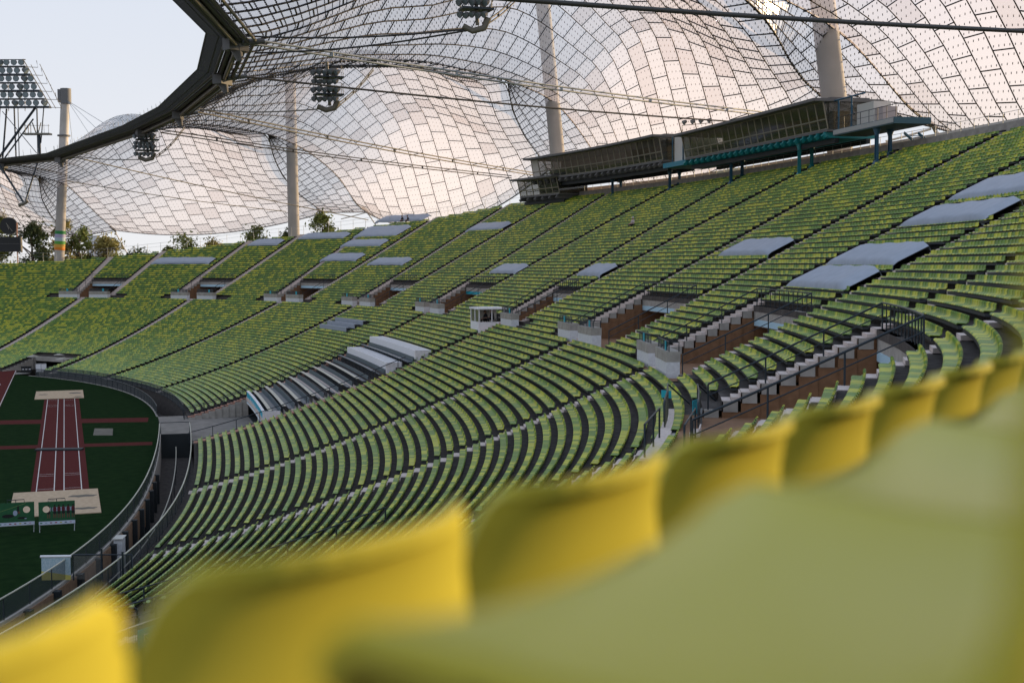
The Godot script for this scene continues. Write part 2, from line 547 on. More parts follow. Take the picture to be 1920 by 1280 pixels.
func blocked(k: int) -> Array:
	var b := holes(k)
	var s := k * T
	for i in 9:
		if k <= 41:
			var c := aisle_at(LOW[i], k, true)
			b.append([c - half(0.84, c, s), c + half(0.84, c, s)])
		if k >= 40 and k <= 41:
			var c := aisle_at(LOW[i], 40, true)
			b.append([c - half(9.5, c, s), c + half(8.2, c, s)] if i < 8 else [c - half(9.0, c, s), c + half(9.0, c, s)])
		if k >= 41:
			for u in [UPA[i], UPB[i]]:
				var c := aisle_at(u, k, false)
				b.append([c - half(0.80, c, s), c + half(0.80, c, s)])
	if k <= VIPS[2]: b.append([aisle_at(LOW[5], k, true), aisle_at(LOW[4], k, true)])
	if k >= 38 and k <= 40: b.append([18.0, 22.5])
	if k <= 10: b.append([113.5, 123.5])
	if k <= 14: b.append([-57.5, -46.0])
	if k >= 31 and k <= 34: b.append([60.0 - (k - 31) * 0.4, 71.0])
	for t in TARPS:
		if k >= t[2] - 0.2 and k <= t[3] + 0.3: b.append([t[0] - 0.2, t[1] + 0.2])
	var z := 190.0
	while z > 60.0 and topk(z) < k: z -= 0.5
	b.append([z, 400.0])
	return b

func spans(k: int) -> Array:          # where a row has seats
	var b := blocked(k)
	b.sort_custom(func(x, y): return x[0] < y[0])
	var at := -88.0
	var o := []
	for x in b:
		if x[0] > at + 0.5: o.append([at, minf(x[0], 190.0)])
		at = maxf(at, x[1])
	return o

func tread(k: float) -> float: return (k - 1.0) * T - 0.30

func grandstand() -> void:
	var gs := thing("grandstand", "curved stadium stand of concrete steps carrying all the green seats", "grandstand")
	var bm := MB.new()
	for k in range(1, 86):
		var mb := MB.new()
		var hs := holes(k)
		var zs := []
		var g := -88.0
		while g < 190.0:
			zs.append(g)
			g += 2.0
		for h in hs: zs.append(h[0]); zs.append(h[1])
		zs.sort()
		var upto := -999.0
		for i in zs.size() - 1:
			var a: float = zs[i]; var b: float = zs[i + 1]
			if b - a < 0.01: continue
			var mid := (a + b) / 2.0
			if topk(mid) + 1.0 < k: continue
			if hs.any(func(h): return mid > h[0] and mid < h[1]): continue
			var p := P(mid, tread(k), hk(k))
			if not (seen(p, 0.3) or seen(P(a, tread(k), hk(k)), 0.3)): continue
			if mb.v.size() > 0 and absf(a - upto) > 0.02:
				part("terrace_step", mb, M.terrace, gs)
				mb = MB.new()
			upto = b
			var s0 := tread(k); var s1 := tread(k + 1)
			mb.quad(P(a, s0, hk(k)), P(a, s1, hk(k)), P(b, s1, hk(k)), P(b, s0, hk(k)))
			mb.quad(P(a, s0, hk(k - 1) if k > 1 else -2.4), P(a, s0, hk(k)), P(b, s0, hk(k)), P(b, s0, hk(k - 1) if k > 1 else -2.4))
		if mb.v.size() > 0: part("terrace_step", mb, M.terrace, gs)
		for sp in spans(k):
			var n := maxi(1, int((sp[1] - sp[0]) / 3.0))
			for i in n:
				var a := lerpf(sp[0], sp[1], float(i) / n); var b := lerpf(sp[0], sp[1], float(i + 1) / n)
				var s := (k - 1) * T
				if not seen(P((a + b) / 2.0, s, hk(k)), 0.15): continue
				run_box(bm, a, b, s + 0.10, s + 0.34, hk(k) + 0.27, hk(k) + 0.37, 10.0)
	stuff(part("seat_beams", bm, M.beam, gs))
	# stairways: the nearest steps are parts of their own, the rest one part
	var steps := []
	for i in 9:
		for k in range(1, 41):
			steps.append([aisle_at(LOW[i], k, true), k, i == 4 or i == 5])
		for k in range(42, 85):
			for u in [UPA[i], UPB[i]]:
				var c := aisle_at(u, k, false)
				if topk(c) > k - 1: steps.append([c, k, false])
	for st in steps:
		st.append(P(st[0], st[1] * T, hk(st[1])).distance_to(Vector3(0, EYE, 0)))
	steps = steps.filter(func(q): return seen(P(q[0], q[1] * T, hk(q[1])), 0.06))
	steps.sort_custom(func(x, y): return x[3] < y[3])
	var far := MB.new(); var far_red := MB.new()
	for i in steps.size():
		var q: Array = steps[i]
		var mb := MB.new() if i < 290 else (far_red if q[2] else far)
		var k: int = q[1]
		var c: float = q[0]
		var r := hk(k + 1) - hk(k)
		var w := half(0.72, c, k * T)
		run_box(mb, c - w, c + w, tread(k + 1) - 0.36, tread(k + 1) - 0.004, hk(k) + 0.03, hk(k) + r / 2.0, 9.0)
		run_box(mb, c - w, c + w, tread(k) + 0.004, tread(k + 1) - 0.37, hk(k) + 0.004, hk(k) + 0.03, 9.0)
		run_box(mb, c - w, c + w, tread(k + 1) - 0.05, tread(k + 1) - 0.004, hk(k) + r / 2.0 + 0.002, hk(k + 1) - 0.002, 9.0)
		if i < 290: part("stair_step", mb, M.step_red if q[2] else M.step, gs)
	stuff(part("far_stair_steps", far, M.step, gs))
	stuff(part("far_red_stair_steps", far_red, M.step_red, gs))
	# front wall cap, walls of the entrances, tunnels
	for i in 9: vomitory(i, gs)
	tunnel(gs, 20.3, 41.0, 0.0, 9, true)
	tunnel(gs, 114.0, 123.0, 0.0, 9, false)
	# wall behind the last row
	for e in [[-20.0, 40.0], [40.0, 77.5]]:
		var mb := MB.new()
		run_box(mb, e[0], e[1], tread(86) + 0.2, tread(86) + 0.5, hk(84) - 1.0, hk(85) + 1.0, 3.0)
		part("rear_wall", mb, M.concrete, gs)
		mb = MB.new()
		run_box(mb, e[0], e[1], tread(86) + 4.0, tread(86) + 4.4, hk(84) - 1.0, hk(85) + 1.9, 3.0)
		part("gangway_wall", mb, M.cream, gs)
	fences(gs)

func side_wall(gs: Node, g: Callable, k0: int, k1: int, y0: float, m: Material, called: String, cap := 0.0) -> void:
	var mb := MB.new(); var cm := MB.new()
	for k in range(k0, k1 + 1):
		var c: float = g.call(k)
		var w := half(0.10, c, k * T)
		run_box(mb, c - w, c + w, tread(k) + 0.002, tread(k + 1) - 0.002, y0, hk(k) + 0.02 - cap, 9.0)
		if cap > 0.0: run_box(cm, c - w * 1.3, c + w * 1.3, tread(k) + 0.05, tread(k + 1) - 0.12, hk(k) + 0.022 - cap, hk(k) + 0.02, 9.0)
	part(called, mb, m, gs)
	if cap > 0.0: part("wall_cap", cm, M.concrete, gs)

func vomitory(i: int, gs: Node) -> void:
	var y := hk(40) + 0.05
	var ga := func(k): return aisle_at(UPA[i], k, false) - half(0.70, UPA[i][0], k * T)
	var gb := func(k): return aisle_at(UPB[i], k, false) + half(0.70, UPB[i][0], k * T)
	var a: float = ga.call(49); var b: float = gb.call(49)
	var mid := (a + b) / 2.0
	side_wall(gs, ga, 41, 49, y - 0.1, M.ply, "entrance_wall", 0.42)
	side_wall(gs, gb, 41, 49, y - 0.1, M.ply, "entrance_wall", 0.42)
	var mb := MB.new()
	var sA := tread(41) - 0.02; var sB := tread(50)
	strip(mb, b - 0.4, a + 0.4, sA - 0.8, sB + 9.0, y, y, 1.5)
	part("entrance_floor", mb, M.ply if i > 2 else M.concrete, gs)
	mb = MB.new()                                   # dark passage behind
	strip(mb, b, a, sB + 9.0, sB + 0.3, y + 2.6, y + 2.6, 1.5)
	run_box(mb, b - 0.3, b, sB, sB + 9.0, y, y + 2.6, 9.0)
	run_box(mb, a, a + 0.3, sB, sB + 9.0, y, y + 2.6, 9.0)
	if i > 2: run_box(mb, b, a, sB + 9.0, sB + 9.3, y, y + 2.6, 9.0)
	part("passage", mb, M.ply, gs)
	mb = MB.new()
	run_box(mb, b - 0.1, a + 0.1, sB + 0.02, sB + 0.3, y + 2.15, hk(50), 2.0)
	part("lintel", mb, M.concrete, gs)
	mb = MB.new()
	run_box(mb, b + 0.2, a - 0.2, sB - 0.03, sB + 0.016, y + 2.2, y + 2.55, 2.0)
	part("sign_band", mb, M.turq if i == 4 else M.sky_sign, gs)
	# parapets in front, left and right of the lower stairs
	var c := aisle_at(LOW[i], 40, true)
	if i < 8:
		for e in [[1.1, 5.2], [-5.9, -1.6]]:
			if i == 5 and e[0] > 0: continue
			var g0 := c + half(e[0], c, 29.0); var g1 := c + half(e[1], c, 29.0)
			var s0 := tread(40) + 0.25
			mb = MB.new()
			run_box(mb, g0, g1, s0, s0 + 0.7, hk(39) + 0.3, hk(40) + 0.88, 2.0)
			part("parapet_base", mb, M.whitewash, gs)
			mb = MB.new()
			run_box(mb, g0, g1, s0 - 0.03, s0 + 0.73, hk(40) + 0.88, hk(40) + 1.42, 2.0)
			part("parapet", mb, M.concrete, gs)
	# railing
	var where := ["beside the far left entrance", "at the second entrance from the left, near the striped mast", "at the third entrance from the left", "at the fourth entrance from the left", "at the entrance above the hospitality seats",
		"at the entrance right of the glazed cabin", "at the entrance with three steps of brown floor, middle right", "at the large brown entrance right of centre", "at the nearest entrance, above the C sign"]
	var short := ["of the far left entrance", "of the second entrance from the left", "of the third entrance from the left", "of the fourth entrance from the left", "of the entrance above the hospitality seats", "right of the glazed cabin", "of the middle right entrance", "of the large brown entrance", "of the nearest entrance"]
	var rt := thing("entrance_railing", "dark steel railing " + where[i], "railing", Vector3.ZERO, "entrance railings")
	var rail := MB.new()
	for f in [ga, gb]:
		var top := []; var low := []
		for k in range(41, 51):
			var g: float = f.call(mini(k, 49))
			top.append(P(g, tread(k) + 0.2, hk(k) + 1.0)); low.append(P(g, tread(k) + 0.2, hk(k) + 0.55))
			if k % 3 == 2 or k == 41:
				var pm := MB.new()
				pm.tube([P(g, tread(k) + 0.2, hk(k)), P(g, tread(k) + 0.2, hk(k) + 1.0)], 0.035, 5)
				part("post", pm, M.steel, rt)
		rail.tube(top, 0.04, 5); rail.tube(low, 0.022, 5)
	var back := []
	for j in 7: back.append(P(lerpf(b, a, j / 6.0), tread(50) + 0.2, hk(50) + 1.0))
	rail.tube(back, 0.04, 5)
	for j in 13:
		var g := lerpf(b, a, j / 12.0)
		rail.tube([P(g, tread(50) + 0.2, hk(50)), P(g, tread(50) + 0.2, hk(50) + 1.0)], 0.025, 4)
	if i < 8:
		for e in [[1.1, 5.2], [-5.9, -1.6]]:
			if i == 5 and e[0] > 0: continue
			var g0 := c + half(e[0], c, 29.0); var g1 := c + half(e[1], c, 29.0)
			var s := tread(40) + 0.4
			var yt := hk(40) + 1.92
			rail.tube([P(g0, s + 0.5, yt - 0.5), P(g0, s + 0.5, yt), P(g0, s, yt), P((g0 + g1) / 2.0, s, yt), P(g1, s, yt), P(g1, s + 0.5, yt), P(g1, s + 0.5, yt - 0.5)], 0.03, 5)
			for j in 5:
				var g := lerpf(g0, g1, j / 4.0)
				rail.tube([P(g, s, yt - 0.5), P(g, s, yt)], 0.02, 4)
			var pm := MB.new()
			strip(pm, g0, g1, s, s, yt - 0.49, yt - 0.03, 2.0)
			stuff(part("rail_mesh", pm, M.mesh_panel, rt))
			var sg := MB.new()
			var gm := lerpf(g0, g1, 0.55 if e[0] > 0 else 0.25)
			sg.box(Transform3D(frame(gm), P(gm, s - 0.06, hk(40) + 1.68)), Vector3(0.42, 0.46, 0.03))
			var so := part("number_sign", sg, M.turq)
			tag(so, "turquoise number sign, %s parapet %s" % ["left" if e[0] > 0 else "right", short[i]], "sign", "number signs on the entrance parapets")
	part("rails", rail, M.steel, rt)

func tunnel(gs: Node, g0: float, g1: float, y: float, rows: int, near: bool) -> void:
	var sB := tread(rows + 1)
	var ga := func(k): return (aisle_at(LOW[4], k, true) - 0.85) if near else g1
	var gb := func(k): return g0
	side_wall(gs, ga, 1, rows, y - 0.1, M.concrete, "tunnel_wall")
	side_wall(gs, gb, 1, rows, y - 0.1, M.concrete, "tunnel_wall")
	var mb := MB.new()
	strip(mb, g0 - 1, g1 + 3, sB - 0.05, sB + 12.0, y, y, 2.0)
	run_box(mb, g0 - 1.0, g0 - 0.2, sB, sB + 12.0, y, hk(rows), 9.0)
	run_box(mb, g1 + 1.5, g1 + 2.5, sB, sB + 12.0, y, hk(rows), 9.0)
	run_box(mb, g0, g1 + 2, sB + 12.0, sB + 12.3, y, hk(rows) + 1.0, 9.0)
	part("tunnel_inside", mb, M.dark, gs)
	if not near:
		mb = MB.new()
		run_box(mb, g0, g1, sB - 0.02, sB + 0.3, hk(rows) - 0.5, hk(rows + 1) + 0.02, 3.0)
		part("tunnel_lintel", mb, M.concrete, gs)

func fence_run(called: String, label: String, g0: float, g1: float, s: float, y0: float, h: float, gap: float, pale: bool, panel: Material, group := "") -> Node3D:
	var o := thing(called, label, "fence", Vector3.ZERO, group)
	var rail := MB.new(); var pts := []; var pan := MB.new()
	var n := int((g1 - g0) / 1.5)
	for i in n + 1: pts.append(P(lerpf(g0, g1, float(i) / n), s, y0 + h))
	rail.tube(pts, 0.045, 5)
	part("top_rail", rail, M.pale_rail if pale else M.steel, o)
	var m := int((g1 - g0) / gap)
	for i in m + 1:
		var g := lerpf(g0, g1, float(i) / m)
		if not seen(P(g, s, y0 + h * 0.5), 0.08): continue
		var pm := MB.new()
		pm.tube([P(g, s, y0), P(g, s, y0 + h)], 0.03, 4)
		part("post", pm, M.steel, o)
	strip(pan, g0, g1, s + 0.02, s + 0.02, y0 + 0.06, y0 + h - 0.05, 1.5)
	if panel: stuff(part("mesh", pan, panel, o))
	return o

func fences(gs: Node) -> void:
	# moat walls
	for e in [[-88.0, 28.0], [44.0, 112.0]]:
		var mb := MB.new()
		run_box(mb, e[0], e[1], -3.5, -3.3, -2.6, 0.03, 2.0)
		part("moat_wall", mb, M.concrete, gs)
	var n := 0
	var g := -52.0
	while g < 0.0 and n < 60:                          # boarded panels with dark piers on the moat's field side
		var bm := MB.new()
		run_box(bm, g, g + 3.2, -3.29, -3.22, -1.9, -0.12, 2.0)
		part("wall_panel", bm, M.boards, gs)
		bm = MB.new()
		run_box(bm, g + 3.22, g + 3.68, -3.29, -2.95, -2.4, -0.05, 2.0)
		part("wall_pier", bm, M.dark, gs)
		g += 3.9
		n += 1
	fence_run("field_fence", "dark mesh fence with pale top rail curving along the near edge of the grass", -46, 27.5, -3.4, 0.0, 1.1, 3.0, true, M.mesh_panel)
	fence_run("field_fence", "mesh fence along the far edge of the grass, beyond the paved bridge", 44.5, 110, -3.4, 0.0, 1.1, 2.5, false, M.mesh_panel)
	fence_run("stand_fence", "mesh fence with pale rail between the moat and the front row, near side", -50, 27.5, -0.55, hk(1) - 0.05, 1.0, 2.2, true, M.mesh_panel)
	fence_run("stand_fence", "mesh fence in front of the lowest seats of the far stand", 44.5, 110, -0.55, hk(1) - 0.05, 1.0, 2.2, false, M.mesh_panel)
	fence_run("moat_handrail", "bare handrail running down the middle of the near moat", -46, 24, -1.9, -2.4, 1.6, 6.0, true, null)
	# barrier across the end of the moat
	var o := thing("moat_barrier", "low steel barrier across the end of the near moat by the paving", "barrier")
	var mb := MB.new()
	mb.tube([P(28.2, -3.3, 0), P(28.2, -3.3, 1.1), P(28.2, -0.5, 1.1), P(28.2, -0.5, 0)], 0.04, 5)
	part("frame", mb, M.steel, o)
	mb = MB.new()
	run_box(mb, 27.9, 28.1, -3.3, -0.4, -2.4, -0.02, 3.0)
	part("end_wall", mb, M.dark, o)
	# fence on the rim
	var rf := thing("rim_fence", "thin wire fence on posts along the top of the whole stand", "fence")
	var posts := MB.new(); var wires := MB.new()
	g = -40.0
	var l0 := []; var l1 := []
	while g < 175.0:
		var k := topk(g)
		var s := k * T + 0.9
		posts.tube([P(g, s, hk(k)), P(g, s, hk(k) + 2.2)], 0.03, 4)
		l0.append(P(g, s, hk(k) + 2.15)); l1.append(P(g, s, hk(k) + 1.5))
		g += 1.7
	wires.tube(l0, 0.02, 4); wires.tube(l1, 0.015, 4)
	stuff(part("fence_posts", posts, M.galv, rf))
	part("wires", wires, M.galv, rf)

# ---------------------------------------------------------------- the tent roof
func V(a: Array) -> Array:
	var o := []
	for q in a: o.append(W(q[0], q[1], q[2]))
	return o

func along(p: Array, t: float) -> Vector3:
	var len := 0.0
	for i in p.size() - 1: len += p[i].distance_to(p[i + 1])
	var at := t * len
	for i in p.size() - 1:
		var l: float = p[i].distance_to(p[i + 1])
		if at <= l or i == p.size() - 2: return p[i].lerp(p[i + 1], at / l)
		at -= l
	return p[-1]

func smooth(p: Array, n := 40) -> Array:       # resampled and rounded
	var q := []
	for i in n + 1: q.append(along(p, float(i) / n))
	for it in 3:
		var r := q.duplicate()
		for i in range(1, n): r[i] = (q[i - 1] + q[i] * 2.0 + q[i + 1]) / 4.0
		q = r
	return q

func at(q: Array, t: float) -> Vector3:
	var x := clampf(t, 0.0, 1.0) * (q.size() - 1)
	var i := mini(int(x), q.size() - 2)
	return q[i].lerp(q[i + 1], x - i)

func net(called: String, label: String, b0: Array, b1: Array, ring: Array, sag: Array, nu: int, nt: int, edge: bool, most := 290) -> void:
	var o := thing(called, label, "roof", Vector3.ZERO)
	var A := smooth(b0); var B := smooth(b1)
	var S := func(u: float, t: float) -> Vector3:
		var p: Vector3 = at(A, t).lerp(at(B, t), u)
		if ring.size() > 0:
			p += (along(ring, u) - A[0].lerp(B[0], u)) * pow(1.0 - t, 2.0)
		var x := t * (sag.size() - 1)
		var i := mini(int(x), sag.size() - 2)
		var f := x - i
		f = f * f * (3.0 - 2.0 * f)
		var lift: float = lerpf(sag[i], sag[i + 1], f)
		p.y += lift * (pow(sin(PI * u), 2.0) if lift > 0.0 else 4.0 * u * (1.0 - u))
		return p
	var joint := MB.new(); var dots := []; var panels := []
	for i in nu + 1:
		var u := float(i) / nu
		var line_ := []
		for j in nt + 1: line_.append(S.call(u, float(j) / nt) - Vector3(0, 0.06, 0))
		if i > 0 and i < nu: joint.tube(line_, 0.075, 4, -1.0, false)
	for i in nu:
		var u0 := float(i) / nu; var u1 := float(i + 1) / nu
		var off := 0.5 if i % 2 else 0.0
		var j := -off
		while j < nt:
			var t0 := clampf(j / nt, 0.0, 1.0); var t1 := clampf((j + 1.0) / nt, 0.0, 1.0)
			j += 1.0
			if t1 - t0 < 0.003: continue
			var c: Vector3 = S.call((u0 + u1) / 2.0, (t0 + t1) / 2.0)
			if not seen(c, 0.16): continue
			var q := [S.call(u0, t0), S.call(u1, t0), S.call(u1, t1), S.call(u0, t1)]
			var s: Vector3 = pix(c)
			var area: float = (q[1] - q[0]).cross(q[3] - q[0]).dot((c - Vector3(0, EYE, 0)).normalized()) / (s.z * s.z)
			panels.append([absf(area) if seen(c, 0.0) else 0.0, q])
			if t0 > 0.0: joint.tube([q[0] - Vector3(0, 0.05, 0), q[1] - Vector3(0, 0.05, 0)], 0.07, 4, -1.0, false)
			for a in 4:
				for b in 4:
					var p: Vector3 = S.call(lerpf(u0, u1, (a + 0.5) / 4.0), lerpf(t0, t1, (b + 0.5) / 4.0))
					dots.append(Transform3D(Basis.IDENTITY, p - Vector3(0, 0.12, 0)))
	panels.sort_custom(func(x, y): return x[0] > y[0])
	var rest := MB.new()
	for k in panels.size():
		var mb := MB.new() if k < most else rest
		var q: Array = panels[k][1]
		if (q[1] - q[0]).cross(q[3] - q[0]).y > 0: mb.quad(q[0], q[3], q[2], q[1])
		else: mb.quad(q[0], q[1], q[2], q[3])
		if k < most: part("panel", mb, M.panel_worn if rng.randf() < 0.16 else M.panel, o)
	if rest.v.size() > 0: stuff(part("small_panels", rest, M.panel, o))
	stuff(part("joint_profiles", joint, M.joint, o))
	var bm := BoxMesh.new()
	bm.size = Vector3(0.06, 0.22, 0.06); bm.material = M.joint
	if dots.size() > 0: copies("net_nodes", bm, dots, [], o)
	var ec := MB.new()
	ec.tube(A, 0.085, 6); ec.tube(B, 0.085, 6)
	part("edge_cable", ec, M.cable, o)
	if edge:
		var cl := MB.new()
		for e in [A, B]:
			for k in 56:
				var p: Vector3 = at(e, 0.15 + 0.85 * k / 56.0)
				cl.box(Transform3D(Basis.IDENTITY, p), Vector3(0.2, 0.34, 0.2))
		stuff(part("cable_clamps", cl, M.joint, o))
	var oc := MB.new(); var out := []
	for k in 25: out.append(S.call(k / 24.0, 1.0))
	oc.tube(out, 0.13, 6)
	part("outer_cable", oc, M.cable, o)

func cable(label: String, pts: Array, r: float, pair: float, m: Material, group := "") -> void:
	var mb := MB.new()
	var a: Vector3 = pts[0]; var b: Vector3 = pts[-1]
	var q := []
	for i in 17:
		var p: Vector3 = along(pts, i / 16.0)
		q.append(p - Vector3(0, 0.35 * sin(PI * i / 16.0), 0))
	if pair > 0.0:
		var q1 := []; var q2 := []
		for p in q:
			q1.append(p + Vector3(0, pair, 0)); q2.append(p - Vector3(0, pair, 0))
		mb.tube(q1, r, 6); mb.tube(q2, r, 6)
		for i in range(2, 16, 3): bar(mb, q1[i], q2[i], r * 2.6, r * 2.6)
	else:
		mb.tube(q, r, 6)
	tag(part("stay_cable", mb, m), label, "cable", group)

func roof() -> void:
	var R1 := V([[-19, 33, 75], [0, 39.07, 95.41], [16.11, 42.28, 116], [27.39, 42.57, 134.09], [31.9, 41.69, 138.93], [35.86, 40.37, 143.11], [39.49, 38.17, 146.96], [43.67, 35.2, 151.47], [46.31, 33.55, 154.33], [50.6, 32.34, 158.84]])
	var L1 := V([[-19, 33, 75], [0, 39.07, 95.41], [16.11, 42.28, 116], [23.1, 40.15, 125.95], [25.41, 38.72, 129.8], [29.26, 37.4, 140.8], [32.56, 36.74, 149.6], [37.95, 36.3, 162.8]])
	var R2 := V([[-25.2, 33, 116.5], [-21.76, 35.04, 127.03], [-17.75, 37.94, 141.37], [-10.92, 41.39, 164.33], [-4.3, 43.03, 186.78], [-0.55, 43.82, 200.27], [3.52, 44, 212.74], [6.93, 43.56, 221.87], [10.23, 41.47, 230.78], [14.52, 37.4, 242.33], [17.6, 33, 250.8]])
	var L2 := V([[-25.2, 33, 116.5], [-21.76, 35.04, 127.03], [-17.75, 37.94, 141.37], [-10.92, 41.39, 164.33], [-4.3, 43.03, 186.78], [-0.55, 43.82, 200.27], [0.18, 41.03, 214.5], [2.31, 38.39, 231], [5.06, 36.52, 246.4], [7.15, 34.65, 259.6]])
	var R3 := V([[-45.2, 33, 162.7], [-44.92, 34.35, 171.78], [-44.91, 36.44, 189.08], [-45, 38.29, 210.57], [-45.17, 39.78, 232.25], [-45.04, 40.85, 250.47], [-44.15, 41.02, 263.23], [-42.36, 40.19, 276.79], [-40.34, 38.28, 291.07], [-38.56, 35.79, 304.04], [-36.89, 30.91, 316.18], [-35.58, 29.36, 325.82]])
	var L3 := V([[-45.2, 33, 162.7], [-44.92, 34.35, 171.78], [-44.91, 36.44, 189.08], [-45, 38.29, 210.57], [-45.17, 39.78, 232.25], [-45.39, 40.85, 250.47], [-48.08, 38.17, 271.32], [-48.43, 35.31, 283.22], [-47.72, 32.33, 299.88], [-46.89, 30.55, 318.92], [-46.41, 29.36, 328.44]])
	var R4 := V([[-86, 33, 217], [-89.85, 33.7, 241.25], [-96.46, 34.83, 273.28], [-100.66, 34.97, 303.01], [-101.23, 32.58, 314.07], [-101.8, 29.27, 328.09], [-102.6, 25.74, 345.53]])
	var L4 := V([[-86, 33, 217], [-89.85, 33.7, 241.25], [-96.46, 34.72, 273.28], [-103.28, 31.21, 294.12], [-108.19, 28.36, 313.5], [-111.26, 25.06, 332.88], [-112.86, 23.92, 345.42]])
	var R5 := V([[-112, 33, 236], [-122, 34, 262], [-132, 30, 290], [-142, 27.5, 322]])
	var L0 := V([[-8, 33, 52], [10, 37, 68], [28, 39, 82], [42, 37, 94], [54, 32, 104], [62, 28, 112]])
	net("roof_net", "near roof net of clear panels filling the upper right corner", L0, R1, [], [0, 6, 9, 5, -2], 14, 26, true)
	net("roof_net", "largest roof net of clear panels, top middle, above the commentary boxes", L1, R2, V([[-19, 33, 75], [-20.3, 33, 98.4], [-25.2, 33, 116.5]]), [0, 3.5, 9.5, 7.5, -6], 15, 28, true)
	net("roof_net", "middle roof net of clear panels between the second and third masts", L2, R3, V([[-25.2, 33, 116.5], [-35.9, 33, 143.9], [-45.2, 33, 162.7]]), [0, 3.5, 8.5, 6.5, -7], 14, 29, true)
	net("roof_net", "far roof net of clear panels hanging down to the trees on the left", L3, R4, V([[-45.2, 33, 162.7], [-68.3, 33, 202.3], [-81.7, 33, 214.3], [-86, 33, 217]]), [0, 6.0, 8.0, 4.5, -3.0], 14, 27, true)
	net("roof_net", "farthest roof net at the left edge, behind the clock", L4, R5, [], [0, 5, 6, 3, -0.5], 10, 22, true)
	var cut := func(p: Array, k: int) -> Array: return p.slice(k)
	net("roof_strip", "narrow bright roof strip in front of the rightmost mast", cut.call(R1, 2), cut.call(L1, 2), [], [0, 0, 0], 4, 13, false)
	net("roof_strip", "narrow bright roof strip at the mast behind the commentary boxes", cut.call(R2, 5), cut.call(L2, 5), [], [0, 0, 0], 4, 17, false)
	net("roof_strip", "narrow bright roof strip at the second mast from the left", cut.call(R3, 5), cut.call(L3, 5), [], [0, 0, 0], 4, 20, false)
	net("roof_strip", "narrow bright roof strip at the striped mast on the left", cut.call(R4, 2), cut.call(L4, 2), [], [0, 0, 0], 4, 18, false)
	ring_beam()
	var rc := "roof stay cables"
	cable("stay cable pair from the ring's corner to behind the near commentary box", [W(-20.2, 33.0, 98.5), W(29.6, 33.3, 152)], 0.09, 0.16, M.galv)
	cable("stay cable from the second ring clamp, just below the corner's pair", [W(-25.0, 33.0, 116.5), W(27.3, 33.3, 160)], 0.10, 0.0, M.cable)
	cable("stay cable pair from the middle ring clamp to the left end of the commentary boxes", [W(-34.6, 33.3, 144), W(3.5, 30.9, 214)], 0.09, 0.2, M.cast)
	cable("stay cable pair from above the hanging floodlights on the left", [W(-42.6, 32.8, 163), W(0, 30.7, 218)], 0.08, 0.18, M.cable)
	cable("stay cable crossing the far roof net to the second mast", [W(-67.3, 33.2, 202), W(-55.3, 30.9, 228), W(-28.1, 25.3, 262)], 0.09, 0.0, M.cast)
	cable("lowest stay cable across the far roof net", [W(-79.7, 31.7, 240), W(-48, 27.9, 285)], 0.08, 0.0, M.cast)
	cable("stay cable from the ring's corner to the top floodlights", [W(-20.0, 33.3, 99), W(-3.0, 33.1, 95.4)], 0.07, 0.0, M.cable)
	cable("second stay cable running up left of the top floodlights", [W(-19.0, 32.2, 100), W(-3.0, 33.0, 95.3)], 0.07, 0.0, M.cable)
	cable("thick cable crossing the top right corner of the view", [W(-12, 29.8, 63), W(4.6, 30.1, 70), W(31.2, 30.8, 82), W(50, 31.3, 90.5)], 0.14, 0.0, M.cable)
	cable("cable pair rising right from the top floodlights", [W(-2.0, 33.3, 95), W(1.5, 38.2, 104)], 0.06, 0.14, M.cable)
	cable("cable from the middle ring clamp to the second floodlights", [W(-34.6, 33.3, 144), W(-18.1, 31.2, 127)], 0.07, 0.0, M.cast)
	cable("cable pair rising right from the second floodlights", [W(-16.9, 31.2, 127), W(-13.6, 35.8, 133)], 0.06, 0.12, M.cast)
	cable("cable from the far ring clamp to the third floodlights", [W(-68.0, 33.5, 205), W(-44.1, 29.4, 163)], 0.07, 0.0, M.cast)
	cable("cable rising right from the third floodlights", [W(-43.2, 29.7, 163), W(-41.9, 34.1, 172)], 0.06, 0.12, M.cast)
	floodlights("top floodlight cluster hanging above the middle of the stand", W(-2.6, 37.6, 95), 4.7, 0.85)
	floodlights("second floodlight cluster, hanging under the dark roof ridge", W(-17.4, 35.6, 127), 4.5, 1.0)
	floodlights("third floodlight cluster, hanging from the ring beam on the left", W(-44.4, 32.9, 163), 3.6, 1.0)
	# masts
	mast("leftmost mast with rainbow stripes near its foot", [W(-102.3, 8, 300), W(-99.4, 56, 300)], 1.15, 0.95, true)
	mast("second mast from the left, standing among trees behind the rim", [W(-43.8, 8, 270), W(-44.4, 57, 270)], 1.2, 1.05, false)
	mast("third mast, behind the left end of the commentary boxes", [W(10.2, 8, 222), W(3.5, 78, 222)], 1.25, 1.15, false)
	mast("rightmost and widest mast, behind the right commentary box", [W(37.4, 8, 142), W(28.5, 78, 142)], 1.4, 1.2, false)
	for e in [[-91.5, 41.0, "leftmost and steepest"], [-86.7, 41.8, "second from the left"], [-84.0, 42.6, "third from the left"], [-80.5, 43.4, "rightmost and flattest"]]:
		var mb := MB.new()
		mb.tube([W(-98.8, 53.2, 299.5), W(e[0], e[1], 280)], 0.06, 4)
		tag(part("guy_cable", mb, M.galv), "thin guy cable of the striped mast, %s of the fan" % e[2], "cable", "guy cables of the striped mast")
	# anchor nodes where the nets come down
	var an := [[49.6, 32.6, 158, "anchor clamp at the rim right of the commentary deck"], [-35.2, 29.6, 325, "anchor clamp right of the gap beside the second mast"], [-46.6, 29.4, 328, "anchor clamp left of the gap beside the second mast"], [-112.6, 24.3, 345, "anchor clamp just right of the striped mast"], [-102.6, 25.7, 345, "anchor clamp beside the pale far tower"], [8.6, 33.5, 260, "anchor clamp behind the left commentary box"]]
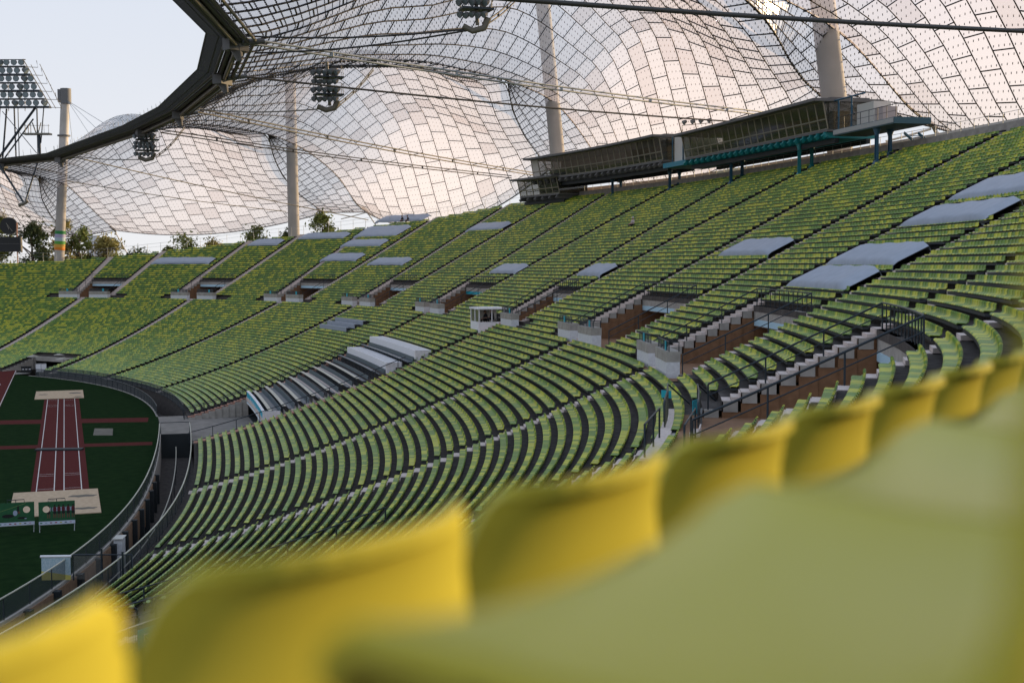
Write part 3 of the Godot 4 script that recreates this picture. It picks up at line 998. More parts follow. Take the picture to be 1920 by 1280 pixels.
	for e in an:
		var o := thing("anchor_clamp", e[3], "cable anchor", W(e[0], e[1], e[2]))
		var mb := MB.new()
		mb.tube([Vector3(-1.1, 0.9, 0), Vector3(0.1, 0, 0), Vector3(0.5, -0.9, 0)], 0.38, 7, 0.22)
		part("casting", mb, M.cast, o)
		mb = MB.new()
		mb.tube([Vector3(0.2, -0.4, 0), Vector3(4.0, -5.8, 3.0), Vector3(7.0, -10.0, 5.0)], 0.16, 6)
		mb.tube([Vector3(-0.2, -0.4, 0), Vector3(-3.0, -1.2, 1.0), Vector3(-6.0, -2.0, 2.0)], 0.14, 6)
		part("stay", mb, M.cream, o)

func ring_beam() -> void:
	var pts := V([[-16, 33, 45], [-19, 33, 75], [-20.3, 33, 98.4], [-25.2, 33, 116.5], [-35.9, 33, 143.9], [-45.2, 33, 162.7], [-68.3, 33, 202.3], [-81.7, 33, 214.3], [-105, 33, 232]])
	var o := thing("ring_cable", "dark bundle of ring cables edging the roof against the sky", "cable")
	for e in [[0.0, 0.0, 0.2], [0.55, -0.12, 0.2], [1.05, -0.2, 0.18], [-0.45, 0.05, 0.16], [0.3, -0.5, 0.14], [1.6, -0.1, 0.12]]:
		var mb := MB.new()
		var q := []
		for i in pts.size():
			var d: Vector3 = (pts[mini(i + 1, pts.size() - 1)] - pts[maxi(i - 1, 0)]).normalized()
			q.append(pts[i] + d.cross(Vector3.UP) * e[0] + Vector3(0, e[1], 0))
		mb.tube(q, e[2], 6)
		part("ring_strand", mb, M.cable if e[2] > 0.15 else M.cast, o)
	var dk := MB.new(); var gr := MB.new(); var sp := MB.new()
	for i in pts.size() - 1:
		var a: Vector3 = pts[i]; var b: Vector3 = pts[i + 1]
		var d := (b - a).normalized()
		var out := -d.cross(Vector3.UP)
		if out.x > 0: out = -out
		dk.quad(a + out * 0.3 - Vector3(0, 0.05, 0), b + out * 0.3 - Vector3(0, 0.05, 0), b - out * 0.7 - Vector3(0, 0.1, 0), a - out * 0.7 - Vector3(0, 0.1, 0))
		var n := int(a.distance_to(b) / 0.45)
		for j in n:
			var p := a.lerp(b, (j + 0.5) / n)
			bar(gr, p + out * 0.3, p + out * 1.9 + Vector3(0, 0.35, 0), 0.10, 0.10)
			if j % 5 == 0: sp.tube([p + out * 0.5, p + out * 0.7 + Vector3(0, 1.5, 0)], 0.025, 4)
		gr.tube([a + out * 1.0 + Vector3(0, 0.15, 0), b + out * 1.0 + Vector3(0, 0.15, 0)], 0.05, 4)
		gr.tube([a + out * 1.9 + Vector3(0, 0.35, 0), b + out * 1.9 + Vector3(0, 0.35, 0)], 0.06, 4)
	part("gutter", dk, M.joint, o)
	stuff(part("edge_grating", gr, M.cable, o))
	stuff(part("edge_spikes", sp, M.galv, o))
	for i in range(1, pts.size() - 1):
		var mb := MB.new()
		var p: Vector3 = pts[i]
		mb.box(Transform3D(Basis(Vector3.UP, 0.4 * i), p + Vector3(0.2, -0.45, 0)), Vector3(1.7, 0.9, 0.9))
		mb.tube([p + Vector3(0.2, -0.6, 0), p + Vector3(0.5, -1.6, 0)], 0.5, 8, 0.2)
		mb.tube([p + Vector3(0.6, -0.3, 0), p + Vector3(2.2, -0.1, -0.6)], 0.28, 8, 0.16)
		part("ring_clamp", mb, M.grey, o)

func lamp(parent: Node, at_: Vector3, dir: Vector3, r: float) -> void:
	var mb := MB.new()
	mb.tube([at_ - dir * r * 0.9, at_ - dir * r * 0.3, at_ + dir * r * 0.7], r * 0.55, 9, r)
	var o := part("lamp", mb, M.grey, parent)
	mb = MB.new()
	mb.tube([at_ + dir * r * 0.71, at_ + dir * r * 0.76], r * 0.9, 9)
	part("lens", mb, M.lens, o)

func floodlights(label: String, top: Vector3, h: float, k: float) -> void:
	var o := thing("floodlight_cluster", label, "floodlights", top)
	var mb := MB.new()
	mb.tube([Vector3(0, 0, 0), Vector3(0.25, -h + 0.4, 0)], 0.16 * k, 7)
	part("hanger", mb, M.cast, o)
	mb = MB.new()
	mb.tube([Vector3(-0.9, -h + 0.35, 0) * Vector3(k, 1, k), Vector3(-0.1, -h, 0), Vector3(0.7, -h + 0.2, 0), Vector3(1.0, -h + 0.9, 0)], 0.24 * k, 8, 0.3 * k)
	part("casting", mb, M.cast, o)
	for e in 2:
		var y := -h * (0.32 + 0.36 * e)
		mb = MB.new()
		mb.box(Transform3D(Basis(Vector3.UP, 0.35), Vector3(0.15, y, 0)), Vector3(2.7 * k, 0.13, 1.5 * k))
		part("platform", mb, M.steel, o)
		mb = MB.new()
		for sx in [-1.3, 1.3]:
			for sz in [-0.7, 0.7]:
				mb.tube([Vector3(0.15 + sx * k, y, sz * k), Vector3(0.15 + sx * k, y + 1.0, sz * k)], 0.025, 4)
		mb.tube([Vector3(0.15 - 1.3 * k, y + 1.0, 0.7 * k), Vector3(0.15 + 1.3 * k, y + 1.0, 0.7 * k), Vector3(0.15 + 1.3 * k, y + 1.0, -0.7 * k)], 0.025, 4)
		part("platform_rail", mb, M.steel, o)
		var dir := Vector3(-0.62, -0.5, 0.6).normalized()
		for j in 5:
			lamp(o, Vector3((-1.15 + 0.55 * j) * k, y + 0.42 + 0.08 * (j % 2), 0.5 * k), dir, 0.30 * k)
			lamp(o, Vector3((-1.1 + 0.5 * j) * k, y - 0.40 - 0.06 * (j % 2), 0.45 * k), dir, 0.28 * k)
		mb = MB.new()
		mb.box(Transform3D(Basis.IDENTITY, Vector3(0.75 * k, y + 0.45, 0)), Vector3(0.5, 0.75, 0.5) * k)
		part("ballast_box", mb, M.concrete, o)

func mast(label: String, p: Array, r0: float, r1: float, bands: bool) -> void:
	var o := thing("mast", label, "mast", p[0])
	var mb := MB.new()
	var q := []
	for i in 9: q.append((p[1] - p[0]) * (i / 8.0))
	mb.tube(q, r0, 20, r1)
	part("shaft", mb, M.mast, o)
	mb = MB.new()
	var e: Vector3 = p[1] - p[0]
	mb.tube([e - Vector3(0, 3.4, 0), e - Vector3(0, 3.0, 0), e - Vector3(0, 0.4, 0), e], r1 * 1.25, 12)
	mb.box(Transform3D(Basis.IDENTITY, e - Vector3(r1, 1.6, 0)), Vector3(1.4, 2.8, 1.2))
	part("head", mb, M.grey, o)
	mb = MB.new()
	mb.tube([e * 0.78, e * 0.78 + Vector3(0, 0.3, 0)], r1 * 1.5, 14)
	part("collar", mb, M.grey, o)
	if bands:
		var cols := [[24.4, 23.66, Color(0.02, 0.24, 0.06)], [23.66, 22.9, Color(0.38, 0.36, 0.55)], [22.9, 22.1, Color(0.42, 0.55, 0.62)], [22.1, 21.4, Color(0.10, 0.36, 0.05)], [21.4, 20.7, Color(0.65, 0.36, 0.05)], [20.7, 20.1, Color(0.70, 0.22, 0.01)]]
		for c in cols:
			mb = MB.new()
			var f := func(y: float) -> Vector3: return e * ((y - p[0].y) / e.y)
			mb.tube([f.call(c[1]), f.call(c[0])], r0 * 1.0 + 0.015, 20)
			part("stripe", mb, mat("stripe", c[2].r, c[2].g, c[2].b, 0.6), o)

# ---------------------------------------------------------------- commentary boxes on the rim
func press_box(called: String, label: String, g0: float, g1: float, y: float, h: float, s0: float, bays: int, blind_left: bool) -> void:
	var o := thing(called, label, "commentary box")
	var mb := MB.new()
	run_box(mb, g0, g1, s0 - 0.1, s0 + 5.0, y - 0.25, y, 2.0)
	part("floor", mb, M.grey, o)
	mb = MB.new()
	run_box(mb, g0 - 0.3, g1 + 0.4, s0 - 1.6, s0 + 5.3, y + h, y + h + 0.28, 2.0)
	run_box(mb, g0 + 0.5, g1 - 0.5, s0 + 0.5, s0 + 4.5, y + h + 0.285, y + h + 0.5, 2.0)
	part("roof", mb, M.grey, o)
	mb = MB.new()
	run_box(mb, g0 + 0.1, g1 - 0.1, s0 + 4.6, s0 + 4.75, y + 0.002, y + h - 0.002, 2.0)
	part("back_wall", mb, M.boards, o)
	mb = MB.new()
	run_box(mb, g0 + 0.3, g1 - 0.3, s0 + 0.9, s0 + 1.5, y + 0.7, y + 0.76, 2.0)
	run_box(mb, g0 + 0.3, g1 - 0.3, s0 + 3.2, s0 + 4.0, y + 0.002, y + 1.5, 2.0)
	part("desk", mb, M.dark, o)
	var fr := MB.new()
	var pt := func(i: float, f: float) -> Vector3: return P(lerpf(g0, g1, i / bays), s0 - 0.55 * f, y + h * f)
	for e in [0.0, 0.36, 1.0]:
		var line_ := []
		for i in bays + 1: line_.append(pt.call(float(i), e))
		fr.tube(line_, 0.075, 4)
	for i in bays + 1: fr.tube([pt.call(float(i), 0.0), pt.call(float(i), 1.0)], 0.075, 4)
	part("window_frame", fr, M.frame, o)
	for i in bays:
		for e in [[0.02, 0.34], [0.38, 0.98]]:
			mb = MB.new()
			mb.quad(pt.call(i + 0.04, e[0]), pt.call(i + 0.04, e[1]), pt.call(i + 0.96, e[1]), pt.call(i + 0.96, e[0]))
			part("pane", mb, M.cream if (blind_left and i >= bays - 1) else M.glass, o)
	for g in [g0, g1]:
		mb = MB.new()
		mb.hexa([P(g - 0.05, s0, y), P(g + 0.05, s0, y), P(g + 0.05, s0 + 4.6, y), P(g - 0.05, s0 + 4.6, y), P(g - 0.05, s0 - 0.5, y + h), P(g + 0.05, s0 - 0.5, y + h), P(g + 0.05, s0 + 4.6, y + h), P(g - 0.05, s0 + 4.6, y + h)])
		part("end_wall", mb, M.glass, o)
	var bm := MB.new()
	var n := int((g1 - g0) / 1.3)
	for i in n:
		var g := lerpf(g0 + 0.3, g1 - 0.3, float(i) / (n - 1))
		bm.box(Transform3D(frame(g), P(g, s0 + 2.4, y - 0.55)), Vector3(0.16, 0.55, 5.4))
		bm.tube([P(g, s0 - 0.35, y - 0.5), P(g, s0 - 0.1, y - 0.75)], 0.26, 8)
	part("under_beams", bm, M.tealpost if g0 < 30 else M.grey, o)
	mb = MB.new()
	run_box(mb, g0, g1, s0 + 0.7, s0 + 1.1, y - 1.3, y - 0.84, 2.0)
	part("girder", mb, M.dark, o)
	mb = MB.new()
	run_box(mb, g0, g1, s0 + 3.9, s0 + 4.3, y - 1.3, y - 0.84, 2.0)
	part("girder", mb, M.dark, o)

func post(g: float, k: float, ytop: float, m: Material, where: String) -> void:
	var o := thing("support_post", "steel post " + where, "post", P(g, (k - 1) * T + 0.1, hk(k)), "posts under the commentary boxes")
	var h := ytop - hk(k)
	var mb := MB.new()
	var fb := frame(g)
	for e in [-0.13, 0.13]: mb.box(Transform3D(fb, Vector3(0, h / 2.0, 0) + fb.x * e), Vector3(0.03, h, 0.26))
	mb.box(Transform3D(fb, Vector3(0, h / 2.0, 0)), Vector3(0.228, h - 0.01, 0.03))
	part("shaft", mb, m, o)
	mb = MB.new()
	mb.hexa([fb * Vector3(-0.35, -0.05, -0.35), fb * Vector3(-0.35, -0.05, 0.35), fb * Vector3(0.35, -0.05, 0.35), fb * Vector3(0.35, -0.05, -0.35), fb * Vector3(-0.16, 0.4, -0.16), fb * Vector3(-0.16, 0.4, 0.16), fb * Vector3(0.16, 0.4, 0.16), fb * Vector3(0.16, 0.4, -0.16)])
	part("foot", mb, m, o)
	mb = MB.new()
	mb.tube([Vector3(0, h - 0.7, 0), Vector3(0, h, 0)], 0.15, 6, 0.4)
	part("head", mb, m, o)

func press_boxes() -> void:
	press_box("commentary_box", "long glazed commentary box on posts, left of the two", 45.6, 74.4, 29.3, 2.75, 57.5, 21, true)
	press_box("commentary_box", "long glazed commentary box on teal posts, right of the two, below the widest mast", 8.3, 40.0, 28.95, 2.5, 57.5, 20, false)
	press_box("commentary_cabin", "small glazed cabin below the left end of the commentary boxes", 69.5, 77.5, 26.9, 2.3, 57.8, 6, false)
	# link between the two, and the open deck on the right
	var o := thing("link_cabin", "pale cabin linking the two commentary boxes", "cabin")
	var mb := MB.new()
	run_box(mb, 41.0, 44.6, 58.5, 62.0, 28.8, 31.9, 2.0)
	part("cabin_wall", mb, M.cream, o)
	mb = MB.new()
	run_box(mb, 40.2, 45.4, 57.4, 63.0, 28.2, 28.78, 2.0)
	part("platform", mb, M.teal, o)
	mb = MB.new()
	for g in [40.6, 42.4, 44.9]: mb.tube([P(g, 58.4, 28.8), P(g, 58.4, 32.0)], 0.09, 5)
	part("frame", mb, M.bluepost, o)
	o = thing("deck", "open steel deck at the right end of the commentary boxes", "deck")
	mb = MB.new()
	run_box(mb, -2.6, 7.6, 57.6, 61.0, 28.2, 28.75, 2.0)
	part("deck_plate", mb, M.deckplate, o)
	mb = MB.new()
	run_box(mb, -2.5, 7.5, 57.56, 57.6, 28.3, 28.7, 2.0)
	part("deck_edge", mb, M.galv, o)
	mb = MB.new()
	var line_ := []; var low := []
	for i in 8:
		var g := lerpf(7.4, -2.5, i / 7.0)
		line_.append(P(g, 57.8, 29.85)); low.append(P(g, 57.8, 29.3))
		mb.tube([P(g, 57.8, 28.75), P(g, 57.8, 29.85)], 0.03, 4)
	line_.append(P(-2.5, 60.8, 29.85))
	mb.tube(line_, 0.035, 5); mb.tube(low, 0.02, 4)
	mb.tube([P(-2.5, 60.8, 28.75), P(-2.5, 60.8, 29.85)], 0.03, 4)
	part("railing", mb, M.steel, o)
	mb = MB.new()
	for g in [7.3, 5.0]: mb.tube([P(g, 58.0, 28.75), P(g, 58.0, 31.5)], 0.09, 5)
	mb.tube([P(8.2, 58.0, 31.5), P(2.8, 58.0, 31.5)], 0.09, 5)
	part("frame", mb, M.bluepost, o)
	o = thing("deck_cabin", "pale cabin standing on the open deck right of the commentary boxes", "cabin")
	mb = MB.new()
	run_box(mb, 3.4, 6.2, 59.2, 60.9, 28.76, 30.9, 2.0)
	part("cabin_wall", mb, M.cream, o)
	mb = MB.new()
	run_box(mb, 2.2, 3.38, 59.4, 60.8, 28.76, 30.3, 2.0)
	part("side_box", mb, M.pinkwall, o)
	o = thing("deck_stairs", "short steel stairs hanging below the open deck", "stairs")
	mb = MB.new()
	for e in [62.6, 64.0]: bar(mb, P(4.0, e, 28.2), P(0.6, e, 26.2), 0.08, 0.25)
	for i in 7: bar(mb, P(lerpf(3.6, 1.0, i / 6.0), 62.65, lerpf(27.9, 26.4, i / 6.0)), P(lerpf(3.6, 1.0, i / 6.0), 63.95, lerpf(27.9, 26.4, i / 6.0)), 0.28, 0.05)
	part("flight", mb, M.bluepost, o)
	var w := ["under the far left end of the left commentary box", "under the middle of the left commentary box, front row", "under the middle of the left commentary box, rear row", "under the gap between the boxes, front row", "under the gap between the boxes, rear row", "left one of the front pair under the right box", "left one of the rear pair under the right box", "bright teal, middle front under the right box", "bright teal, middle rear under the right box", "front blue, under the open deck", "rear blue, under the open deck"]
	var q := [[72.0, 84.0], [60.5, 83.6], [61.5, 86.4], [47.2, 83.3], [48.2, 86.0], [31.5, 82.4], [32.5, 85.0], [15.0, 81.6], [16.0, 84.2], [1.0, 81.6], [2.0, 84.2]]
	for i in q.size():
		post(q[i][0], q[i][1], 28.25 if q[i][0] < 45 else 28.2, M.tealpost if i in [7, 8] else M.bluepost, w[i])
	# work lamps on a bar above the box
	o = thing("lamp_bar", "row of four small lamps on a bar above the right commentary box", "lamps", P(42.0, 60, 32.2))
	mb = MB.new()
	mb.tube([Vector3(-1.8, 0.9, 0), Vector3(1.8, 1.2, 0)], 0.04, 4)
	mb.tube([Vector3(-1.8, 0, 0), Vector3(-1.8, 0.9, 0)], 0.04, 4); mb.tube([Vector3(1.8, 0, 0), Vector3(1.8, 1.2, 0)], 0.04, 4)
	part("bar", mb, M.cast, o)
	for i in 4: lamp(o, Vector3(-1.5 + i, 1.3 + 0.07 * i, 0), Vector3(-0.8, -0.5, 0.2).normalized(), 0.3)

# ---------------------------------------------------------------- beyond the rim
func tree(label: String, p: Vector3, h: float, w: float, hue: Color, group := "trees behind the rim of the stand") -> void:
	var o := thing("tree", label, "tree", p, group)
	var mb := MB.new()
	mb.tube([Vector3.ZERO, Vector3(0.2, h * 0.3, 0.1), Vector3(-0.1, h * 0.6, 0), Vector3(0.1, h * 0.85, 0)], h * 0.03, 7, h * 0.008)
	for i in 6:
		var a := i * 1.1 + rng.randf()
		var y := h * rng.randf_range(0.3, 0.6)
		mb.tube([Vector3(0, y, 0), Vector3(cos(a) * w * 0.25, y + h * 0.14, sin(a) * w * 0.25), Vector3(cos(a) * w * 0.42, y + h * 0.22, sin(a) * w * 0.42)], h * 0.012, 5, h * 0.004)
	part("trunk", mb, M.bark, o)
	mb = MB.new()
	var cl := []
	for i in 26:
		var a := rng.randf() * TAU
		var y := rng.randf_range(0.05, 1.0)
		var rr := w * 0.5 * sin(PI * clampf(0.22 + y * 0.72, 0, 1)) * sqrt(rng.randf())
		cl.append([Vector3(cos(a) * rr, h * y, sin(a) * rr), w * rng.randf_range(0.10, 0.2), rng.randf_range(0.55, 1.35)])
	for c in cl:
		for j in 130:
			var d: Vector3 = Vector3(rng.randfn(), rng.randfn() * 0.8, rng.randfn()) * c[1] * 0.55
			var q: Vector3 = c[0] + d
			if q.y < 0.2: continue
			var s := h * rng.randf_range(0.012, 0.026)
			var u := Vector3(rng.randfn(), rng.randfn(), rng.randfn()).normalized()
			var v2 := u.cross(Vector3(rng.randfn(), rng.randfn(), rng.randfn())).normalized()
			var k: float = c[2] * rng.randf_range(0.75, 1.25)
			mb.col = Color(hue.r * k, hue.g * k, hue.b * k)
			mb.quad(q - u * s * 1.4, q - v2 * s * 0.6, q + u * s * 1.4, q + v2 * s * 0.6)
	part("crown", mb, M.leaf, o)

func surroundings() -> void:
	var gold := Color(0.34, 0.30, 0.10); var green := Color(0.15, 0.18, 0.045); var dark := Color(0.06, 0.085, 0.025)
	var t := [["olive willow left of the scoreboard post", -124.0, 322.0, 11.0, 17.0, 12.0, green], ["dark tree directly behind the scoreboard", -112.0, 312.0, 11.0, 15.0, 10.0, dark], ["tall loose willow between scoreboard and striped mast", -109.5, 326.0, 10.0, 17.0, 10.0, gold], ["pale willow touching the left side of the striped mast", -103.0, 318.0, 10.0, 15.5, 9.0, green],
		["golden willow just right of the striped mast", -96.0, 316.0, 9.0, 14.5, 10.0, gold], ["low green tree in front of the pale tower", -87.0, 312.0, 8.0, 11.8, 11.0, dark], ["low round bush-like tree left of the anchor stays", -91.0, 306.0, 8.5, 11.0, 7.0, gold], ["round tree right of the anchor stays at the end of the far net", -78.0, 316.0, 9.0, 14.2, 11.0, green], ["broad golden tree under the lower edge of the far roof net", -70.5, 312.0, 9.0, 13.2, 10.0, gold],
		["dark tree left of the second mast's foot", -57.5, 300.0, 12.0, 13.0, 8.5, green], ["low tree behind the second mast's foot", -50.5, 304.0, 12.5, 11.5, 6.5, dark], ["bushy tree right of the second mast's foot", -44.0, 310.0, 12.0, 15.8, 9.0, green], ["golden low tree farther right of the second mast", -39.0, 300.0, 12.5, 11.0, 6.0, gold], ["small tree peeping over the rim in the gap beside the anchor clamp", -31.0, 300.0, 13.0, 10.2, 6.0, green]]
	for e in t: tree(e[0], W(e[1], e[3], e[2]), e[4], e[5], e[6])
	# far tower block
	var o := thing("tower_block", "pale tower block far beyond the trees on the left", "building", W(-279, 0, 900))
	var mb := MB.new()
	mb.box(Transform3D(Basis(Vector3.UP, 0.3), Vector3(-3, 18, 0)), Vector3(9, 38, 8))
	part("tall_wall", mb, M.whitewash, o)
	mb = MB.new()
	mb.box(Transform3D(Basis(Vector3.UP, 0.3), Vector3(6, 16, 1)), Vector3(9, 33, 7))
	part("low_wall", mb, M.concrete, o)
	mb = MB.new()
	for f in 10:
		for c in 4:
			var fb := Basis(Vector3.UP, 0.3)
			mb.box(Transform3D(fb, Vector3(-3, 4 + f * 3.1, 0) + fb * Vector3(-3.3 + c * 2.2, 0, 4.02)), Vector3(1.2, 1.3, 0.1))
	stuff(part("window", mb, M.grey, o))
	# scoreboard with clock
	o = thing("scoreboard", "black scoreboard panel on posts at the left edge of the far rim", "scoreboard", W(-98.6, 16.0, 262))
	mb = MB.new()
	mb.box(Transform3D(Basis.IDENTITY, Vector3(-2.2, 4.8, 0)), Vector3(9.0, 2.9, 0.6))
	part("board", mb, M.black, o)
	mb = MB.new()
	mb.box(Transform3D(Basis.IDENTITY, Vector3(2.42, 4.7, 0.05)), Vector3(0.2, 3.0, 0.7))
	part("side_frame", mb, M.cast, o)
	mb = MB.new()
	mb.tube([Vector3(1.6, 0, 0), Vector3(1.6, 9.0, 0)], 0.12, 6); mb.tube([Vector3(-5, 0, 0), Vector3(-5, 4, 0)], 0.12, 6)
	part("post", mb, M.step_red, o)
	mb = MB.new()
	mb.box(Transform3D(Basis.IDENTITY, Vector3(-1.2, 4.9, 0.31)), Vector3(6.8, 0.05, 0.02))
	part("seam", mb, M.grey, o)
	o = thing("clock", "big round black clock above the scoreboard", "clock", W(-98.7, 24.4, 262.5))
	mb = MB.new()
	mb.tube([Vector3(0, 0, -0.3), Vector3(0, 0, 0.3)], 1.68, 28)
	part("dial", mb, M.black, o)
	mb = MB.new()
	bar(mb, Vector3(-0.45, 0.55, 0.34), Vector3(0.75, -1.05, 0.34), 0.10, 0.03)
	part("minute_hand", mb, M.pale_rail, o)
	mb = MB.new()
	bar(mb, Vector3(-0.2, 0.2, 0.38), Vector3(0.1, -0.7, 0.38), 0.14, 0.03)
	part("hour_hand", mb, M.pale_rail, o)
	light_rig()

func light_rig() -> void:
	var o := thing("floodlight_rig", "tall rack of round floodlights standing on the ring beam at the left edge", "floodlights", W(-81.6, 33, 213))
	var fr := MB.new(); var rk := MB.new()
	for r in 6:
		var y := 8.6 + r * 1.27
		var right := 8.6 - 0.72 * (r - 0.0)
		rk.box(Transform3D(Basis.IDENTITY, Vector3((right - 6.0) / 2.0, y, 0.3)), Vector3(right + 6.0, 0.16 if r % 2 else 0.26, 1.1))
		var n := 10
		for i in n:
			var x := right - 0.9 - i * 1.16 + (0.25 if r % 2 else 0.0)
			if x < -5.6: continue
			var dir := Vector3(0.05, -0.2, 1).normalized() if (i * 7 + r * 3) % 4 else Vector3(0.75, -0.35, 0.5).normalized()
			lamp(o, Vector3(x, y + 0.68, 0.5), dir, 0.5)
		fr.tube([Vector3(right, y, 0), Vector3(right + 1.5, y, -0.6), Vector3(right + 1.3, y + 1.1, -0.6)], 0.05, 4)
	rk.box(Transform3D(Basis.IDENTITY, Vector3(-0.6, 16.05, 0.3)), Vector3(11, 0.1, 0.3))
	fr.tube([Vector3(8.9, 8.4, 0.6), Vector3(4.6, 16.1, 0.6)], 0.08, 5)
	fr.tube([Vector3(10.2, 8.4, -0.6), Vector3(6.8, 15.5, -0.6)], 0.05, 4)
	fr.tube([Vector3(9.2, 8.5, -0.6), Vector3(6.4, 13.4, -0.6), Vector3(5.4, 15.4, -0.6)], 0.05, 4)
	for x in [-4.0, -1.0, 2.0, 4.6]: fr.tube([Vector3(x, 8.0, 0.2), Vector3(x, 15.6, 0.2)], 0.06, 4)
	part("rack", rk, M.steel, o)
	part("side_frame", fr, M.cast, o)
	var lg := MB.new()
	for e in [[Vector3(0.5, 8.6, 0), Vector3(-0.4, -0.4, 0), 0.16], [Vector3(1.6, 8.4, 0), Vector3(0.7, 0, 0), 0.14], [Vector3(2.8, 8.5, 0), Vector3(2.9, 0.6, 0), 0.12], [Vector3(3.4, 8.5, 0), Vector3(3.4, 0.8, 0), 0.07], [Vector3(6.2, 8.6, 0), Vector3(-0.2, 0.2, 0), 0.20], [Vector3(5.8, 6.8, 0), Vector3(0.9, 0.4, 0), 0.12], [Vector3(0.9, 8.0, 0), Vector3(6.2, 1.4, 0), 0.06], [Vector3(6.4, 8.4, 0), Vector3(6.4, 2.0, 0), 0.11], [Vector3(7.5, 8.6, 0), Vector3(6.9, 3.0, 0), 0.09], [Vector3(-1.5, 8.4, 0), Vector3(-0.6, -0.3, 0), 0.14]]:
		lg.tube([e[0], e[1]], e[2], 6)
	part("leg", lg, M.steel, o)
	var mb := MB.new()
	mb.tube([Vector3(6.6, 1.0, 0), Vector3(6.6, 4.3, 0)], 0.3, 7)
	part("platform_post", mb, M.steel, o)
	mb = MB.new()
	mb.box(Transform3D(Basis.IDENTITY, Vector3(6.4, 4.4, 0)), Vector3(4.2, 0.25, 1.4))
	part("platform", mb, M.cast, o)
	mb = MB.new()
	for x in [4.6, 5.1, 5.5, 7.6, 8.3]: mb.tube([Vector3(x, 4.5, 0.4), Vector3(x, 5.9, 0.4)], 0.06 if x < 5.6 else 0.03, 4)
	mb.tube([Vector3(6.3, 4.5, 0.3), Vector3(5.7, 6.2, 0.3)], 0.1, 5); mb.tube([Vector3(6.6, 4.5, 0.3), Vector3(7.1, 6.2, 0.3)], 0.08, 5)
	mb.tube([Vector3(4.4, 5.7, 0.5), Vector3(8.5, 5.7, 0.5)], 0.03, 4)
	part("platform_rail", mb, M.cast, o)
	o = thing("strut", "V shaped strut hanging below the ring beam at the left edge", "strut", W(-81.6, 33, 213))
	mb = MB.new()
	mb.tube([Vector3(0.2, -0.4, 0), Vector3(5.4, -6.6, 4)], 0.17, 6); mb.tube([Vector3(0.6, -1.0, 0), Vector3(5.4, -6.6, 4)], 0.09, 6)
	mb.tube([Vector3(6.4, 0.2, 0), Vector3(5.6, -6.6, 4)], 0.14, 6)
	part("strut_bar", mb, M.steel, o)
	mb = MB.new()
	mb.tube([Vector3(4.6, -7.0, 4), Vector3(5.5, -6.7, 4), Vector3(6.0, -6.3, 4)], 0.28, 7)
	part("foot_casting", mb, M.cast, o)

# ---------------------------------------------------------------- lettering
func letters(text: String, size: float, m: Material, parent: Node, x: Transform3D, depth := 0.012) -> void:
	var t := TextMesh.new()
	var f := SystemFont.new()
	f.font_names = PackedStringArray(["Droid Sans"])
	t.font = f; t.text = text; t.font_size = 64; t.pixel_size = size / 46.0; t.depth = depth
	t.material = m
	var o := obj("lettering", t, parent)
	o.transform = x

func arrow(parent: Node, x: Transform3D, s: float, m: Material) -> void:      # pointing down left
	var mb := MB.new()
	bar(mb, x * Vector3(s * 0.5, s * 0.5, 0), x * Vector3(-s * 0.35, -s * 0.35, 0), s * 0.22, 0.012)
	bar(mb, x * Vector3(-s * 0.5, -s * 0.42, 0.001), x * Vector3(s * 0.2, -s * 0.42, 0.001), s * 0.2, 0.01)
	bar(mb, x * Vector3(-s * 0.42, -s * 0.5, 0.002), x * Vector3(-s * 0.42, s * 0.2, 0.002), s * 0.2, 0.01)
	part("arrow", mb, m, parent)

func facing(g: float, p: Vector3, turn := 0.0) -> Transform3D:      # x to the reader's right, z towards the field
	var f := frame(g)
	return Transform3D(Basis(Vector3.UP, turn) * Basis(-f.x, Vector3.UP, -f.z), p)

